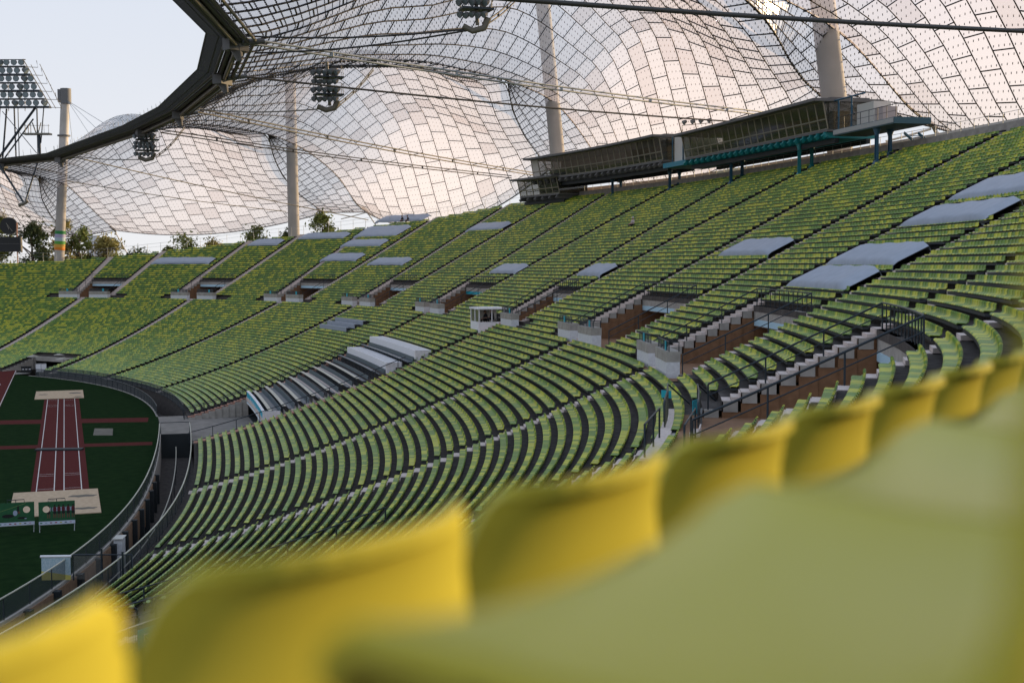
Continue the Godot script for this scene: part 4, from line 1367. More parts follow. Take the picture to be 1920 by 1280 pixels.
# ---------------------------------------------------------------- things on the field
func photo_wall(label: String, x: Transform3D, team: bool) -> void:
	var o := thing("photo_wall", label, "photo board", Vector3.ZERO)
	var w := 2.15; var h := 1.42
	var holex := -0.62 if team else 0.55
	if not team: holex = 0.62
	var hole := PackedVector2Array()
	for i in 20: hole.append(Vector2(holex + 0.21 * cos(TAU * i / 20), 0.24 + 0.21 * sin(TAU * i / 20)))
	var b := x * Transform3D(Basis.IDENTITY, Vector3(0, 1.13, 0))
	var im := Image.create(430, 284, false, Image.FORMAT_RGB8)
	for yy in 284:
		for xx in 430:
			var k := 1.0 - 0.35 * absf(yy - 110.0) / 284.0 + 0.06 * sin(xx * 0.11 + yy * 0.05)
			im.set_pixel(xx, yy, Color(0.012 * k, 0.10 * k, 0.035 * k).linear_to_srgb())
	im.fill_rect(Rect2i(0, 244, 430, 40), Color(0.75, 0.78, 0.85))
	var blob := func(cx: float, cy: float, rx: float, ry: float, cl: Color) -> void:
		for yy in range(int(cy - ry), int(cy + ry) + 1):
			for xx in range(int(cx - rx), int(cx + rx) + 1):
				if xx < 0 or yy < 0 or xx > 429 or yy > 283: continue
				if pow((xx - cx) / rx, 2.0) + pow((yy - cy) / ry, 2.0) <= 1.0: im.set_pixel(xx, yy, cl)
	var red := Color(0.33, 0.07, 0.12); var drk := Color(0.05, 0.05, 0.07); var skn := Color(0.42, 0.25, 0.2); var wht := Color(0.62, 0.66, 0.75)
	if team:
		for i in 6:
			var cx: float = [118.0, 190.0, 240.0, 292.0, 350.0, 408.0][i]
			blob.call(cx, 50.0, 9.0, 12.0, drk)
			blob.call(cx - 22, 95.0, 7.0, 26.0, wht); blob.call(cx + 22, 95.0, 7.0, 26.0, wht)
			blob.call(cx, 98.0, 21.0, 38.0, red); blob.call(cx, 140.0, 20.0, 20.0, drk)
			blob.call(cx - 11, 180.0, 6.0, 30.0, skn); blob.call(cx + 11, 180.0, 6.0, 30.0, skn)
	else:
		blob.call(120.0, 165.0, 70.0, 24.0, drk); blob.call(205.0, 130.0, 26.0, 34.0, wht); blob.call(240.0, 85.0, 12.0, 55.0, drk)
		blob.call(250.0, 125.0, 14.0, 16.0, skn); blob.call(285.0, 195.0, 55.0, 14.0, drk); blob.call(325.0, 204.0, 14.0, 6.0, wht)
		for xx in 330: im.fill_rect(Rect2i(xx, int(112 - xx * 0.30), 2, 3), Color(0.55, 0.62, 0.35))
	for i in 7:
		blob.call(28.0 + i * 58.0, 264.0, 15.0, 7.0, [Color(0.1, 0.4, 0.25), Color(0.55, 0.62, 0.7), Color(0.5, 0.2, 0.25), Color(0.6, 0.1, 0.2), Color(0.7, 0.65, 0.1), Color(0.2, 0.25, 0.3), Color(0.7, 0.55, 0.65)][i])
	var pm := mat("print", 1, 1, 1, 0.5)
	pm.albedo_texture = ImageTexture.create_from_image(im)
	# board with a round hole: outline and hole bridged into one polygon
	var poly := PackedVector2Array([Vector2(-w / 2, -h / 2), Vector2(w / 2, -h / 2), Vector2(w / 2, h / 2), Vector2(-w / 2, h / 2)])
	var mb := MB.new()
	var ring := []
	for i in 20:                                  # points on the outline facing each hole point
		var d := (hole[i] - Vector2(holex, 0.24)).normalized()
		var tx := 1e9
		for e in [[w / 2 - holex, d.x], [-w / 2 - holex, d.x], [h / 2 - 0.24, d.y], [-h / 2 - 0.24, d.y]]:
			if absf(e[1]) > 1e-4 and e[0] / e[1] > 0: tx = minf(tx, e[0] / e[1])
		ring.append(Vector2(holex, 0.24) + d * tx)
	var pieces := []
	for i in 20:
		var l := (i + 1) % 20
		pieces.append([hole[i], ring[i], ring[l], hole[l]])
		for cnr in poly:                            # fill the corners
			var a: Vector2 = ring[i]; var c2: Vector2 = ring[l]
			if absf(a.x - c2.x) > 1e-3 and absf(a.y - c2.y) > 1e-3 and ((absf(cnr.x - a.x) < 1e-3 and absf(cnr.y - c2.y) < 1e-3) or (absf(cnr.x - c2.x) < 1e-3 and absf(cnr.y - a.y) < 1e-3)):
				pieces.append([a, cnr, c2, c2])
	for side in 2:
		for q in pieces:
			var p := []
			for v2 in q: p.append(b * Vector3(v2.x, v2.y, 0.02 if side == 0 else -0.02))
			if side == 1: p.reverse()
			var n0 := mb.v.size()
			if p[2].is_equal_approx(p[3]): mb.tri(p[0], p[1], p[2])
			elif p[0].is_equal_approx(p[1]): mb.tri(p[0], p[2], p[3])
			else: mb.quad(p[0], p[1], p[2], p[3])
			for k in range(n0, mb.v.size()):
				var lo: Vector3 = b.affine_inverse() * mb.v[k]
				mb.uv[k] = Vector2(lo.x / w + 0.5, 0.5 - lo.y / h)
	part("print_board", mb, pm, o)
	mb = MB.new()
	for sx in [-1.0, 1.0]:
		mb.tube([x * Vector3(sx * 1.02, 0, 0.35), x * Vector3(sx * 1.04, 0.45, -0.04), x * Vector3(sx * 1.04, 1.8, -0.04)], 0.03, 5)
		mb.tube([x * Vector3(sx * 1.02, 0.02, -0.6), x * Vector3(sx * 1.04, 1.2, -0.06)], 0.03, 5)
	mb.tube([x * Vector3(-1.06, 0.41, 0.03), x * Vector3(1.06, 0.41, 0.03)], 0.03, 5)
	part("stand_frame", mb, M.galv, o)
	mb = MB.new()
	mb.tube([x * Vector3(-0.5, 1.8, -0.05), x * Vector3(-0.5, 2.0, -0.05), x * Vector3(0.5, 2.0, -0.05), x * Vector3(0.5, 1.8, -0.05)], 0.025, 4)
	mb.tube([x * Vector3(0, 1.8, -0.05), x * Vector3(0, 2.0, -0.05)], 0.025, 4)
	part("handle", mb, M.steel, o)

func field_things() -> void:
	photo_wall("left photo board, printed with a diving goalkeeper, one round face hole", Transform3D(Basis(Vector3.UP, 0.33), W(-30.85, 0, 82.0)), false)
	photo_wall("right photo board, printed with a row of players in dark red", Transform3D(Basis(Vector3.UP, 0.30), W(-28.45, 0, 82.4)), true)
	# gate at the near end of the moat
	var o := thing("gate_banner", "pale banner with yellow foot on the gate at the near end of the moat", "banner", W(-24.0, 0, 69.2))
	var f := Basis(Vector3.UP, 0.05)
	var mb := MB.new()
	mb.box(Transform3D(f, Vector3(0, 0.75, 0)), Vector3(1.5, 0.95, 0.04))
	part("cloth", mb, noisy("banner_cloth", Color(0.25, 0.40, 0.47), Color(0.55, 0.60, 0.63), 0.03, 1.0, 0.7), o)
	mb = MB.new()
	mb.hexa([f * Vector3(-0.75, 0.02, 0.03), f * Vector3(0.75, 0.02, 0.03), f * Vector3(0.75, 0.02, -0.03), f * Vector3(-0.75, 0.02, -0.03), f * Vector3(-0.75, 0.50, 0.03), f * Vector3(0.75, 0.26, 0.03), f * Vector3(0.75, 0.26, -0.03), f * Vector3(-0.75, 0.50, -0.03)])
	part("yellow_foot", mb, mat("banner_yellow", 0.55, 0.48, 0.12, 0.7), o)
	mb = MB.new()
	mb.tube([f * Vector3(-0.8, 1.27, 0), f * Vector3(0.8, 1.27, 0)], 0.07, 7)
	part("white_roll", mb, M.white, o)
	o = thing("gate", "grey mesh gate beside the pale banner at the end of the moat", "gate", W(-22.4, 0, 69.2))
	mb = MB.new()
	mb.tube([Vector3(-0.7, 0, 0), Vector3(-0.7, 1.35, 0), Vector3(2.4, 1.35, 0), Vector3(2.4, -2, 0)], 0.05, 5)
	mb.tube([Vector3(0.8, 0, 0), Vector3(0.8, 1.7, 0)], 0.06, 5); mb.tube([Vector3(1.9, -2, 0), Vector3(1.9, 1.5, 0)], 0.06, 5)
	part("frame", mb, M.steel, o)
	mb = MB.new()
	mb.quad(Vector3(-0.68, 0.05, 0), Vector3(0.78, 0.05, 0), Vector3(0.78, 1.3, 0), Vector3(-0.68, 1.3, 0))
	stuff(part("mesh", mb, M.cage, o))
	o = thing("moat_steps", "pale concrete block at the field side of the near moat", "block", P(-24.5, -2.9, -2.4))
	mb = MB.new()
	mb.box(Transform3D(frame(-24.5), Vector3(0, 1.3, 0)), Vector3(1.0, 2.6, 0.5))
	part("block", mb, M.whitewash, o)
	mb = MB.new()
	mb.box(Transform3D(frame(-24.5), Vector3(0, 2.63, 0)), Vector3(1.2, 0.05, 0.6))
	part("cap", mb, M.cream, o)
	# stalls by the far tunnel
	var u := [[-76.3, 212.0, 2.0, 2.1], [-72.5, 213.5, 2.1, 2.25], [-70.5, 209.0, 2.4, 1.9], [-67.6, 212.0, 2.4, 2.2], [-65.8, 209.5, 2.4, 2.0]]
	var uw := ["leftmost flat pale parasol by the far tunnel", "second flat pale parasol from the left by the far tunnel", "widest flat pale parasol above the dark counter by the far tunnel", "rear flat pale parasol in the mouth of the far tunnel", "rightmost flat pale parasol by the far tunnel"]
	for i in 5:
		o = thing("parasol", uw[i], "parasol", W(u[i][0], 0, u[i][1]), "flat parasols by the far tunnel")
		mb = MB.new()
		mb.tube([Vector3(0, u[i][3], 0), Vector3(0, u[i][3] + 0.32, 0)], u[i][2] * 0.56, 8, 0.06)
		part("canopy", mb, M.cream, o)
		mb = MB.new()
		mb.tube([Vector3.ZERO, Vector3(0, u[i][3] + 0.2, 0)], 0.04, 5)
		part("pole", mb, M.steel, o)
	for i in 2:
		o = thing("cool_box", ["left one of two white cabinets by the far tunnel", "right one of two white cabinets by the far tunnel"][i], "cabinet", W(-74.0 + i * 0.85, 0, 207.5), "white cabinets by the far tunnel")
		mb = MB.new()
		mb.box(Transform3D(Basis(Vector3.UP, 0.4), Vector3(0, 0.66, 0)), Vector3(0.72, 1.25, 0.7))
		part("body", mb, M.white, o)
		mb = MB.new()
		mb.box(Transform3D(Basis(Vector3.UP, 0.4), Vector3(0, 0.02, 0)), Vector3(0.7, 0.04, 0.68))
		mb.box(Transform3D(Basis(Vector3.UP, 0.4), Vector3(0, 1.31, 0)), Vector3(0.76, 0.05, 0.74))
		part("trim", mb, M.grey, o)
	for i in 2:
		o = thing("counter", ["dark counter with white marks left of the white cabinets", "long dark counter with white marks below the widest flat parasol"][i], "counter", W([-75.7, -70.8][i], 0, [207.0, 206.0][i]), "dark counters by the far tunnel")
		var wd: float = [1.5, 2.2][i]
		var cb := Basis(Vector3.UP, 0.35)
		mb = MB.new()
		mb.box(Transform3D(cb, Vector3(0, 0.45, 0)), Vector3(wd, 0.85, 0.7)); mb.box(Transform3D(cb, Vector3(0, 0.92, 0)), Vector3(wd + 0.1, 0.08, 0.8))
		part("body", mb, M.black, o)
		for j in 3:
			mb = MB.new()
			mb.box(Transform3D(cb, cb * Vector3(-wd * 0.33 + j * wd * 0.33, 0.5, 0.36)), Vector3(0.3, 0.12, 0.02))
			part("white_mark", mb, M.white, o)

# ---------------------------------------------------------------- things on the stand
func figure(poses: Array, cell: float) -> ArrayMesh:        # one skin over capsules [a, b, ra, rb, colour], by surface nets
	var lo := Vector3.INF; var hi := -Vector3.INF
	for c in poses:
		for e in 2:
			lo = lo.min(c[e] - Vector3.ONE * (c[2] + 0.08)); hi = hi.max(c[e] + Vector3.ONE * (c[2] + 0.08))
	var n := Vector3i(((hi - lo) / cell).ceil()) + Vector3i.ONE
	var f := PackedFloat32Array()
	f.resize(n.x * n.y * n.z)
	var ff := func(p: Vector3) -> Array:
		var s := 0.0; var best := 1e9; var cl := Color.WHITE
		for c in poses:
			var ab: Vector3 = c[1] - c[0]
			var t := clampf((p - c[0]).dot(ab) / maxf(ab.length_squared(), 1e-9), 0.0, 1.0)
			var d: float = (p - c[0] - ab * t).length() - lerpf(c[2], c[3], t)
			if d < best: best = d; cl = c[4]
			s += exp(-d * 40.0)
		return [-log(maxf(s, 1e-30)) / 40.0, cl]
	for z in n.z:
		for y in n.y:
			for x in n.x:
				f[x + n.x * (y + n.y * z)] = ff.call(lo + Vector3(x, y, z) * cell)[0]
	var ids := {}
	var mb := MB.new()
	for z in n.z - 1:
		for y in n.y - 1:
			for x in n.x - 1:
				var s := Vector3.ZERO; var cnt := 0
				for e in 12:
					var ax := e / 4; var i := e % 4
					var o := Vector3i(0, i & 1, i >> 1) if ax == 0 else (Vector3i(i & 1, 0, i >> 1) if ax == 1 else Vector3i(i & 1, i >> 1, 0))
					var d := Vector3i(1, 0, 0) if ax == 0 else (Vector3i(0, 1, 0) if ax == 1 else Vector3i(0, 0, 1))
					var a := Vector3i(x, y, z) + o; var b := a + d
					var fa := f[a.x + n.x * (a.y + n.y * a.z)]; var fb := f[b.x + n.x * (b.y + n.y * b.z)]
					if (fa < 0) != (fb < 0):
						s += Vector3(a) + Vector3(d) * (fa / (fa - fb)); cnt += 1
				if cnt:
					var p: Vector3 = lo + s / cnt * cell
					var e2 := 0.01
					var g := Vector3(ff.call(p + Vector3(e2, 0, 0))[0] - ff.call(p - Vector3(e2, 0, 0))[0], ff.call(p + Vector3(0, e2, 0))[0] - ff.call(p - Vector3(0, e2, 0))[0], ff.call(p + Vector3(0, 0, e2))[0] - ff.call(p - Vector3(0, 0, e2))[0]).normalized()
					mb.col = ff.call(p)[1]
					ids[Vector3i(x, y, z)] = mb.vert(p, g)
	for z in range(1, n.z - 1):
		for y in range(1, n.y - 1):
			for x in range(1, n.x - 1):
				var a := f[x + n.x * (y + n.y * z)]
				for ax in 3:
					var d := Vector3i(1, 0, 0) if ax == 0 else (Vector3i(0, 1, 0) if ax == 1 else Vector3i(0, 0, 1))
					var b := f[x + d.x + n.x * (y + d.y + n.y * (z + d.z))]
					if (a < 0) == (b < 0): continue
					var u := Vector3i(d.z, d.x, d.y); var w := Vector3i(d.y, d.z, d.x)
					var c := Vector3i(x, y, z)
					var q := [c - u - w, c - w, c, c - u]
					if not (ids.has(q[0]) and ids.has(q[1]) and ids.has(q[2]) and ids.has(q[3])): continue
					var k := []
					for e in q: k.append(ids[e])
					var fn: Vector3 = (mb.v[k[1]] - mb.v[k[0]]).cross(mb.v[k[2]] - mb.v[k[0]])
					if fn.dot(mb.n[k[0]]) > 0: mb.ix.append_array([k[0], k[2], k[1], k[0], k[3], k[2]])
					else: mb.ix.append_array([k[0], k[1], k[2], k[0], k[2], k[3]])
	var pm: StandardMaterial3D = M.get("figure", null)
	if pm == null:
		pm = mat("figure", 1, 1, 1, 0.85)
		pm.vertex_color_use_as_albedo = true
	return mb.mesh(pm)

func sitter(top: Color, legs: Color, hat: Color, lean: float) -> ArrayMesh:        # seated, facing -z; seat height at y 0.45
	var skin := Color(0.42, 0.26, 0.19)
	var hip := Vector3(0, 0.55, 0.02); var chest := Vector3(lean * 0.4, 0.95, -0.06); var neck := Vector3(lean * 0.6, 1.12, -0.10); var head := Vector3(lean * 0.75, 1.27, -0.15)
	var c := [[hip, chest, 0.155, 0.165, top], [chest, neck, 0.15, 0.06, top], [neck, head, 0.055, 0.075, skin], [head, head + Vector3(0, 0.05, -0.01), 0.10, 0.095, skin], [head + Vector3(0, 0.08, 0.01), head + Vector3(0, 0.12, 0.02), 0.105, 0.08, hat], [head + Vector3(0, 0.06, -0.08), head + Vector3(0, 0.05, -0.16), 0.05, 0.035, hat]]
	for s in [-1.0, 1.0]:
		var sh := chest + Vector3(0.19 * s, 0.08, 0); var elb := sh + Vector3(0.07 * s, -0.27, -0.10); var hand := Vector3(0.10 * s, 0.62, -0.42)
		c.append_array([[sh, elb, 0.062, 0.048, top], [elb, hand, 0.045, 0.034, skin], [hand, hand + Vector3(-0.02 * s, -0.01, -0.08), 0.038, 0.022, skin]])
		for fi in 4: c.append([hand + Vector3(-0.03 * s + 0.018 * fi * s, 0, -0.08), hand + Vector3(-0.035 * s + 0.02 * fi * s, -0.035, -0.15), 0.010, 0.008, skin])
		var hp := Vector3(0.10 * s, 0.53, 0); var kn := Vector3(0.16 * s, 0.55, -0.44); var an := Vector3(0.15 * s, 0.10, -0.36 - 0.1 * s)
		c.append_array([[hp, kn, 0.09, 0.066, legs], [kn, an, 0.062, 0.042, legs], [an, an + Vector3(0.02 * s, -0.045, -0.16), 0.048, 0.036, Color(0.04, 0.04, 0.05)]])
	return figure(c, 0.04)

func tarps() -> void:
	for t in TARPS:
		var mb := MB.new()
		var g := []
		var k0: float = t[2]; var k1: float = t[3]
		var prof := [[-0.03, 0.30, k0], [0.0, 0.62, k0], [0.25, 0.80, k0], [0.45, 0.9, k1], [0.52, 0.62, k1 + 0.1]]
		var n := int((t[1] - t[0]) / 0.7) + 2
		for i in prof.size():
			var row := []
			for j in n:
				var f := float(j) / (n - 1)
				var q: Array = prof[i]
				var s: float = (q[2] - 1) * T + q[0]
				var y: float = hk(q[2]) + q[1] + 0.035 * sin(j * 1.7 + i) * (1.0 if i < 4 else 0.0)
				if j == 0 or j == n - 1: y -= 0.28
				row.append(P(lerpf(t[1], t[0], f), s, y))
			g.append(row)
		mb.sheet(g, 0.03)
		tag(part("tarpaulin", mb, M.tarp), t[4], "tarpaulin", "grey tarpaulins over blocks of seats")

func vip() -> void:
	var rows := [10.6, 12.4, 14.3, 16.2, 18.1, 20.0, 22.0, 24.2, 26.0, 28.0]
	var nm := ["lowest, right behind the turquoise banner", "second from the bottom", "third from the bottom", "fourth from the bottom", "fifth from the bottom", "sixth from the bottom", "third from the top", "under the lower white cover", "between the two white covers", "topmost, under the upper white cover"]
	for i in rows.size():
		var k: float = rows[i]
		var g0 := aisle_at(LOW[5], k, true) + 1.1; var g1 := aisle_at(LOW[4], k, true) - 1.3
		var y := hk(k); var s := (k - 1) * T
		var o := thing("hospitality_bench", "blue-grey hospitality bench row, " + nm[i], "bench row", Vector3.ZERO, "hospitality bench rows")
		var mb := MB.new()
		run_box(mb, g0, g1, s + 0.25, s + 0.75, y + 0.40, y + 0.47, 1.5)
		part("seat", mb, M.vip, o)
		mb = MB.new()
		var n := int((g1 - g0) * 1.25 / 0.55)
		for j in n:
			var a := lerpf(g0, g1, (j + 0.06) / n); var b := lerpf(g0, g1, (j + 0.94) / n)
			mb.hexa([P(a, s + 0.72, y + 0.42), P(a, s + 0.78, y + 0.42), P(b, s + 0.78, y + 0.42), P(b, s + 0.72, y + 0.42), P(a, s + 0.82, y + 0.92), P(a, s + 0.87, y + 0.92), P(b, s + 0.87, y + 0.92), P(b, s + 0.82, y + 0.92)])
		stuff(part("backrests", mb, M.vip, o))
		mb = MB.new()
		run_box(mb, g0, g1 - 0.6, s - 0.32, s + 0.02, y + 0.70, y + 0.74, 1.5)
		part("desk", mb, M.pale_rail if i < 7 else M.vip, o)
		mb = MB.new()
		n = int((g1 - g0) / 0.95)
		for j in n + 1:
			var a := lerpf(g0, g1 - 0.6, float(j) / n)
			mb.box(Transform3D(frame(a), P(a, s - 0.28, y + 0.18)), Vector3(0.07, 1.0, 0.07))
		stuff(part("desk_posts", mb, M.steel, o))
		mb = MB.new()
		run_box(mb, g0 - 0.5, g1 + 0.4, s - 0.9, s + 0.95, y - 0.45, y - 0.015, 1.5)
		part("plinth", mb, M.terrace if i > 6 else M.step, o)
	for e in [[24.6, "lower white cover over the hospitality benches"], [28.4, "upper white cover over the hospitality benches"]]:
		var k: float = e[0]
		var g0 := aisle_at(LOW[5], k, true) + 0.9; var g1 := aisle_at(LOW[4], k, true) - 1.4
		var s := k * T - 0.1; var y := hk(k)
		var o := thing("bench_cover", e[1], "cover", Vector3.ZERO, "white covers over hospitality benches")
		var mb := MB.new()
		run_box(mb, g0, g1, s, s + 0.08, y + 0.35, y + 1.45, 1.5)
		part("front_sheet", mb, M.white, o)
		mb = MB.new()
		run_box(mb, g0, g1, s + 0.081, s + 1.6, y + 1.38, y + 1.44, 1.5)
		run_box(mb, g0, g0 + 0.1, s + 0.081, s + 1.6, y + 0.2, y + 1.375, 1.5)
		part("top_sheet", mb, M.whitewash, o)
	# banner over the tunnel
	var kb := 10.0
	var g0 := 19.9; var g1 := 41.4
	var o := thing("lounge_banner", "turquoise curved banner with pale lettering over the tunnel mouth", "banner")
	var sb := tread(kb) - 0.12
	var yb := hk(10)
	var mb := MB.new()
	run_box(mb, g0, g1, sb, sb + 0.06, yb - 0.42, yb + 0.72, 1.0)
	part("cloth", mb, mat("banner_turq", 0.0, 0.36, 0.50, 0.5), o)
	mb = MB.new()
	run_box(mb, g0 - 0.1, g1 + 0.1, sb - 0.04, sb + 0.22, yb + 0.722, yb + 0.80, 1.0)
	run_box(mb, g0 - 0.1, g1 + 0.1, sb - 0.04, sb + 0.5, yb - 0.56, yb - 0.422, 1.0)
	part("white_trim", mb, M.white, o)
	mb = MB.new()
	run_box(mb, g0 - 0.35, g0 - 0.11, sb - 0.04, sb + 1.6, yb - 0.56, yb + 0.85, 1.0)
	part("end_sheet", mb, M.whitewash, o)
	var words := "business lounge"
	for i in words.length():
		if words[i] == " ": continue
		var g := lerpf(37.0, 23.8, i / 14.0)
		letters(words[i], 0.62, M.white, o, facing(g, P(g, sb - 0.012, yb + 0.13)))
	mb = MB.new()
	for g in [26.0, 33.0]: mb.tube([P(g, sb + 0.5, 0), P(g, sb + 0.5, yb - 0.56)], 0.12, 7)
	part("support", mb, M.whitewash, o)
	for e in [[4, "left side of the tunnel stairs, below the hospitality seats", 43.4], [5, "right side of the tunnel mouth", 19.2]]:
		var rt := thing("stair_railing", "dark railing climbing the " + e[1], "railing", Vector3.ZERO)
		for side in ([0.75] if e[0] == 5 else [-0.75, 0.75]):
			var rail := MB.new(); var top := []; var low := []
			for k in range(0, 29):
				var c := aisle_at(LOW[e[0]], k, true)
				var g := c + half(side, c, k * T)
				top.append(P(g, tread(k) + 0.3, hk(k) + 1.0)); low.append(P(g, tread(k) + 0.3, hk(k) + 0.1))
				if k % 3 == 0:
					var pm := MB.new()
					pm.tube([P(g, tread(k) + 0.3, hk(k)), P(g, tread(k) + 0.3, hk(k) + 1.0)], 0.035, 5)
					part("post", pm, M.steel, rt)
			rail.tube(top, 0.04, 5); rail.tube(low, 0.03, 5)
			part("rail", rail, M.steel, rt)

func stand_things() -> void:
	tarps()
	vip()
	# glazed cabin beside the sixth entrance
	var o := thing("steward_cabin", "white glazed steward cabin between the middle entrances, two people inside", "cabin")
	var mb := MB.new()
	var g0 := 18.0; var g1 := 21.6
	var s0 := tread(38) + 0.1; var y := hk(39)
	run_box(mb, g0, g1, s0, s0 + 0.1, y - 0.9, y + 0.75, 9.0)
	run_box(mb, g0, g0 + 0.12, s0 + 0.11, s0 + 2.6, y - 0.6, y + 0.75, 9.0)
	part("wall", mb, M.white, o)
	mb = MB.new()
	run_box(mb, g0 - 0.1, g1 + 0.1, s0 - 0.1, s0 + 2.8, y + 1.95, y + 2.1, 9.0)
	part("roof", mb, M.white, o)
	mb = MB.new()
	for g in [g0 + 0.05, (g0 + g1) / 2, g1 - 0.05]: mb.tube([P(g, s0 + 0.05, y + 0.75), P(g, s0 + 0.05, y + 1.95)], 0.06, 4)
	mb.tube([P(g0 + 0.05, s0 + 1.3, y + 0.75), P(g0 + 0.05, s0 + 1.3, y + 1.95)], 0.05, 4); mb.tube([P(g0 + 0.05, s0 + 2.5, y), P(g0 + 0.05, s0 + 2.5, y + 1.95)], 0.06, 4)
	part("window_frame", mb, M.white, o)
	mb = MB.new()
	strip(mb, g0 + 0.1, g1 - 0.1, s0 + 0.05, s0 + 0.05, y + 0.76, y + 1.94, 9.0)
	part("pane", mb, M.glass, o)
	mb = MB.new()
	run_box(mb, g1 - 0.12, g1, s0 + 0.11, s0 + 2.6, y - 0.6, y + 1.94, 9.0)
	part("far_wall", mb, M.cream, o)
	mb = MB.new()
	run_box(mb, g0 + 0.13, g1 - 0.13, s0 + 0.11, s0 + 2.6, y - 0.1, y, 9.0)
	part("floor", mb, M.grey, o)
	var dark := sitter(Color(0.02, 0.02, 0.03), Color(0.015, 0.016, 0.02), Color(0.03, 0.022, 0.018), 0.0)
	var pale := sitter(Color(0.50, 0.44, 0.46), Color(0.012, 0.014, 0.022), Color(0.60, 0.62, 0.68), -0.25)
	var who := [["person in dark clothes seated in the glazed cabin, left", dark, 20.4, s0 + 1.3, y + 0.35, 0.4], ["person in dark clothes seated in the glazed cabin, right by the doorway", dark, 19.0, s0 + 1.6, y + 0.5, -0.6],
		["person in white cap, pale top and dark trousers sitting alone in the upper stand", pale, 35.0, (68 - 1) * T + 0.30, hk(68), 0.35], ["left one of two people in dark clothes seated on the far rim", dark, 96.9, (77 - 1) * T + 0.3, hk(77), 0.2], ["right one of two people in dark clothes seated on the far rim", dark, 95.9, (77 - 1) * T + 0.3, hk(77), -0.3]]
	for e in who:
		var p := obj("person", e[1])
		p.transform = Transform3D(frame(e[2]) * Basis(Vector3.UP, e[5]), P(e[2], e[3], e[4]))
		tag(p, e[0], "person")
	for i in 2:
		var c := MB.new()
		var g: float = who[i][2]
		c.box(Transform3D(frame(g), P(g, who[i][3], who[i][4] + 0.42)), Vector3(0.5, 0.06, 0.5))
		c.tube([P(g, who[i][3], y), P(g, who[i][3], who[i][4] + 0.40)], 0.05, 6)
		tag(part("stool", c, M.dark), ["left stool inside the glazed cabin", "right stool inside the glazed cabin"][i], "stool")
	# press desks in the seats
	for i in 3:
		var k: float = 31.2 + i * 1.35
		var dk := thing("press_desk", ["lowest grey desk row among the green seats", "middle grey desk row among the green seats", "highest grey desk row among the green seats"][i], "desk", Vector3.ZERO, "grey desk rows in the stand")
		var a := 60.3 - i * 0.4; var b := 70.6 - i * 0.3
		mb = MB.new()
		run_box(mb, a, b, (k - 1) * T - 0.2, (k - 1) * T + 0.25, hk(k) + 0.75, hk(k) + 0.80, 2.0)
		run_box(mb, a, b, (k - 1) * T - 0.2, (k - 1) * T - 0.16, hk(k) + 0.25, hk(k) + 0.745, 2.0)
		part("desk_top", mb, M.tarp, dk)
		mb = MB.new()
		for j in 9: mb.box(Transform3D(frame(a), P(lerpf(a, b, j / 8.0), (k - 1) * T + 0.1, hk(k) + 0.37)), Vector3(0.06, 0.74, 0.06))
		part("desk_legs", mb, M.steel, dk)
	nearest_entrance()
	near_tunnel()

func nearest_entrance() -> void:
	var c := -53.3
	var o := thing("entrance_platform", "steel railed platform with mesh panels in front of the nearest entrance", "platform")
	var y := hk(40)
	var s := tread(39)
	var a := -47.3; var b := -58.0
	var mb := MB.new()
	run_box(mb, b, a, s, s + 1.6, y - 0.75, y - 0.02, 1.0)
	part("base", mb, M.concrete, o)
	mb = MB.new()
	run_box(mb, b, a, s - 0.03, s + 0.4, y - 0.019, y + 0.05, 1.0)
	part("edge", mb, M.step, o)
	var n := 0
	for e in [[s + 0.1, 1.05], [s + 1.3, 1.05]]:
		mb = MB.new()
		var g1 := a + 0.0
		mb.tube([P(g1 + 0.4, e[0] + 0.9, y + 0.2), P(g1, e[0], y + e[1]), P(-49.5, e[0], y + e[1]), P(-52.0, e[0], y + e[1]), P(-52.4, e[0], y + e[1] - 0.12), P(-52.4, e[0], y + 0.3)], 0.035, 6)
		mb.tube([P(-54.3, e[0], y + 0.2), P(-54.3, e[0], y + e[1]), P(-57.8, e[0], y + e[1]), P(-57.8, e[0], y)], 0.035, 6)
		part("rail", mb, M.steel, o)
		for g in [-47.3, -48.9, -50.5, -52.0, -54.3, -56.0]:
			mb = MB.new()
			mb.tube([P(g, e[0], y), P(g, e[0], y + e[1])], 0.035, 5)
			part("post", mb, M.steel, o)
		mb = MB.new()
		for k in 10:
			mb.tube([P(-47.4, e[0] + 0.02, y + 0.1 + k * 0.095), P(-52.2, e[0] + 0.02, y + 0.1 + k * 0.095)], 0.007, 3, -1.0, false)
		for k in 40:
			var g := lerpf(-47.4, -52.2, k / 39.0)
			mb.tube([P(g, e[0] + 0.02, y + 0.08), P(g, e[0] + 0.02, y + 0.98)], 0.006, 3, -1.0, false)
		stuff(part("wire_mesh", mb, M.cast, o))
	mb = MB.new()
	run_box(mb, -51.6, -50.2, s + 1.35, s + 1.42, y + 0.1, y + 0.5, 1.0)
	part("dark_panel", mb, M.grey, o)
	for e in [[-51.4, s + 1.2, "C", 0.52, "turquoise sign with letter C and an arrow on the platform railing"], [-47.9, s + 0.04, "", 0.3, "narrow turquoise sign seen edge on, at the left end of the platform railing"]]:
		var sg := thing("block_sign", e[4], "sign", P(e[0], e[1], y + 0.72))
		var f := facing(e[0], Vector3.ZERO, -0.25 if e[2] else 0.9)
		mb = MB.new()
		mb.box(f, Vector3(0.95 if e[2] else 0.5, e[3], 0.02))
		part("plate", mb, M.turq, sg)
		if e[2]:
			letters("C", 0.36, M.dark, sg, f * Transform3D(Basis.IDENTITY, Vector3(0.14, 0, 0.018)))
			letters("2", 0.13, M.dark, sg, f * Transform3D(Basis.IDENTITY, Vector3(0.36, -0.1, 0.018)))
			arrow(sg, f * Transform3D(Basis.IDENTITY, Vector3(-0.28, -0.04, 0.02)), 0.24, M.white)

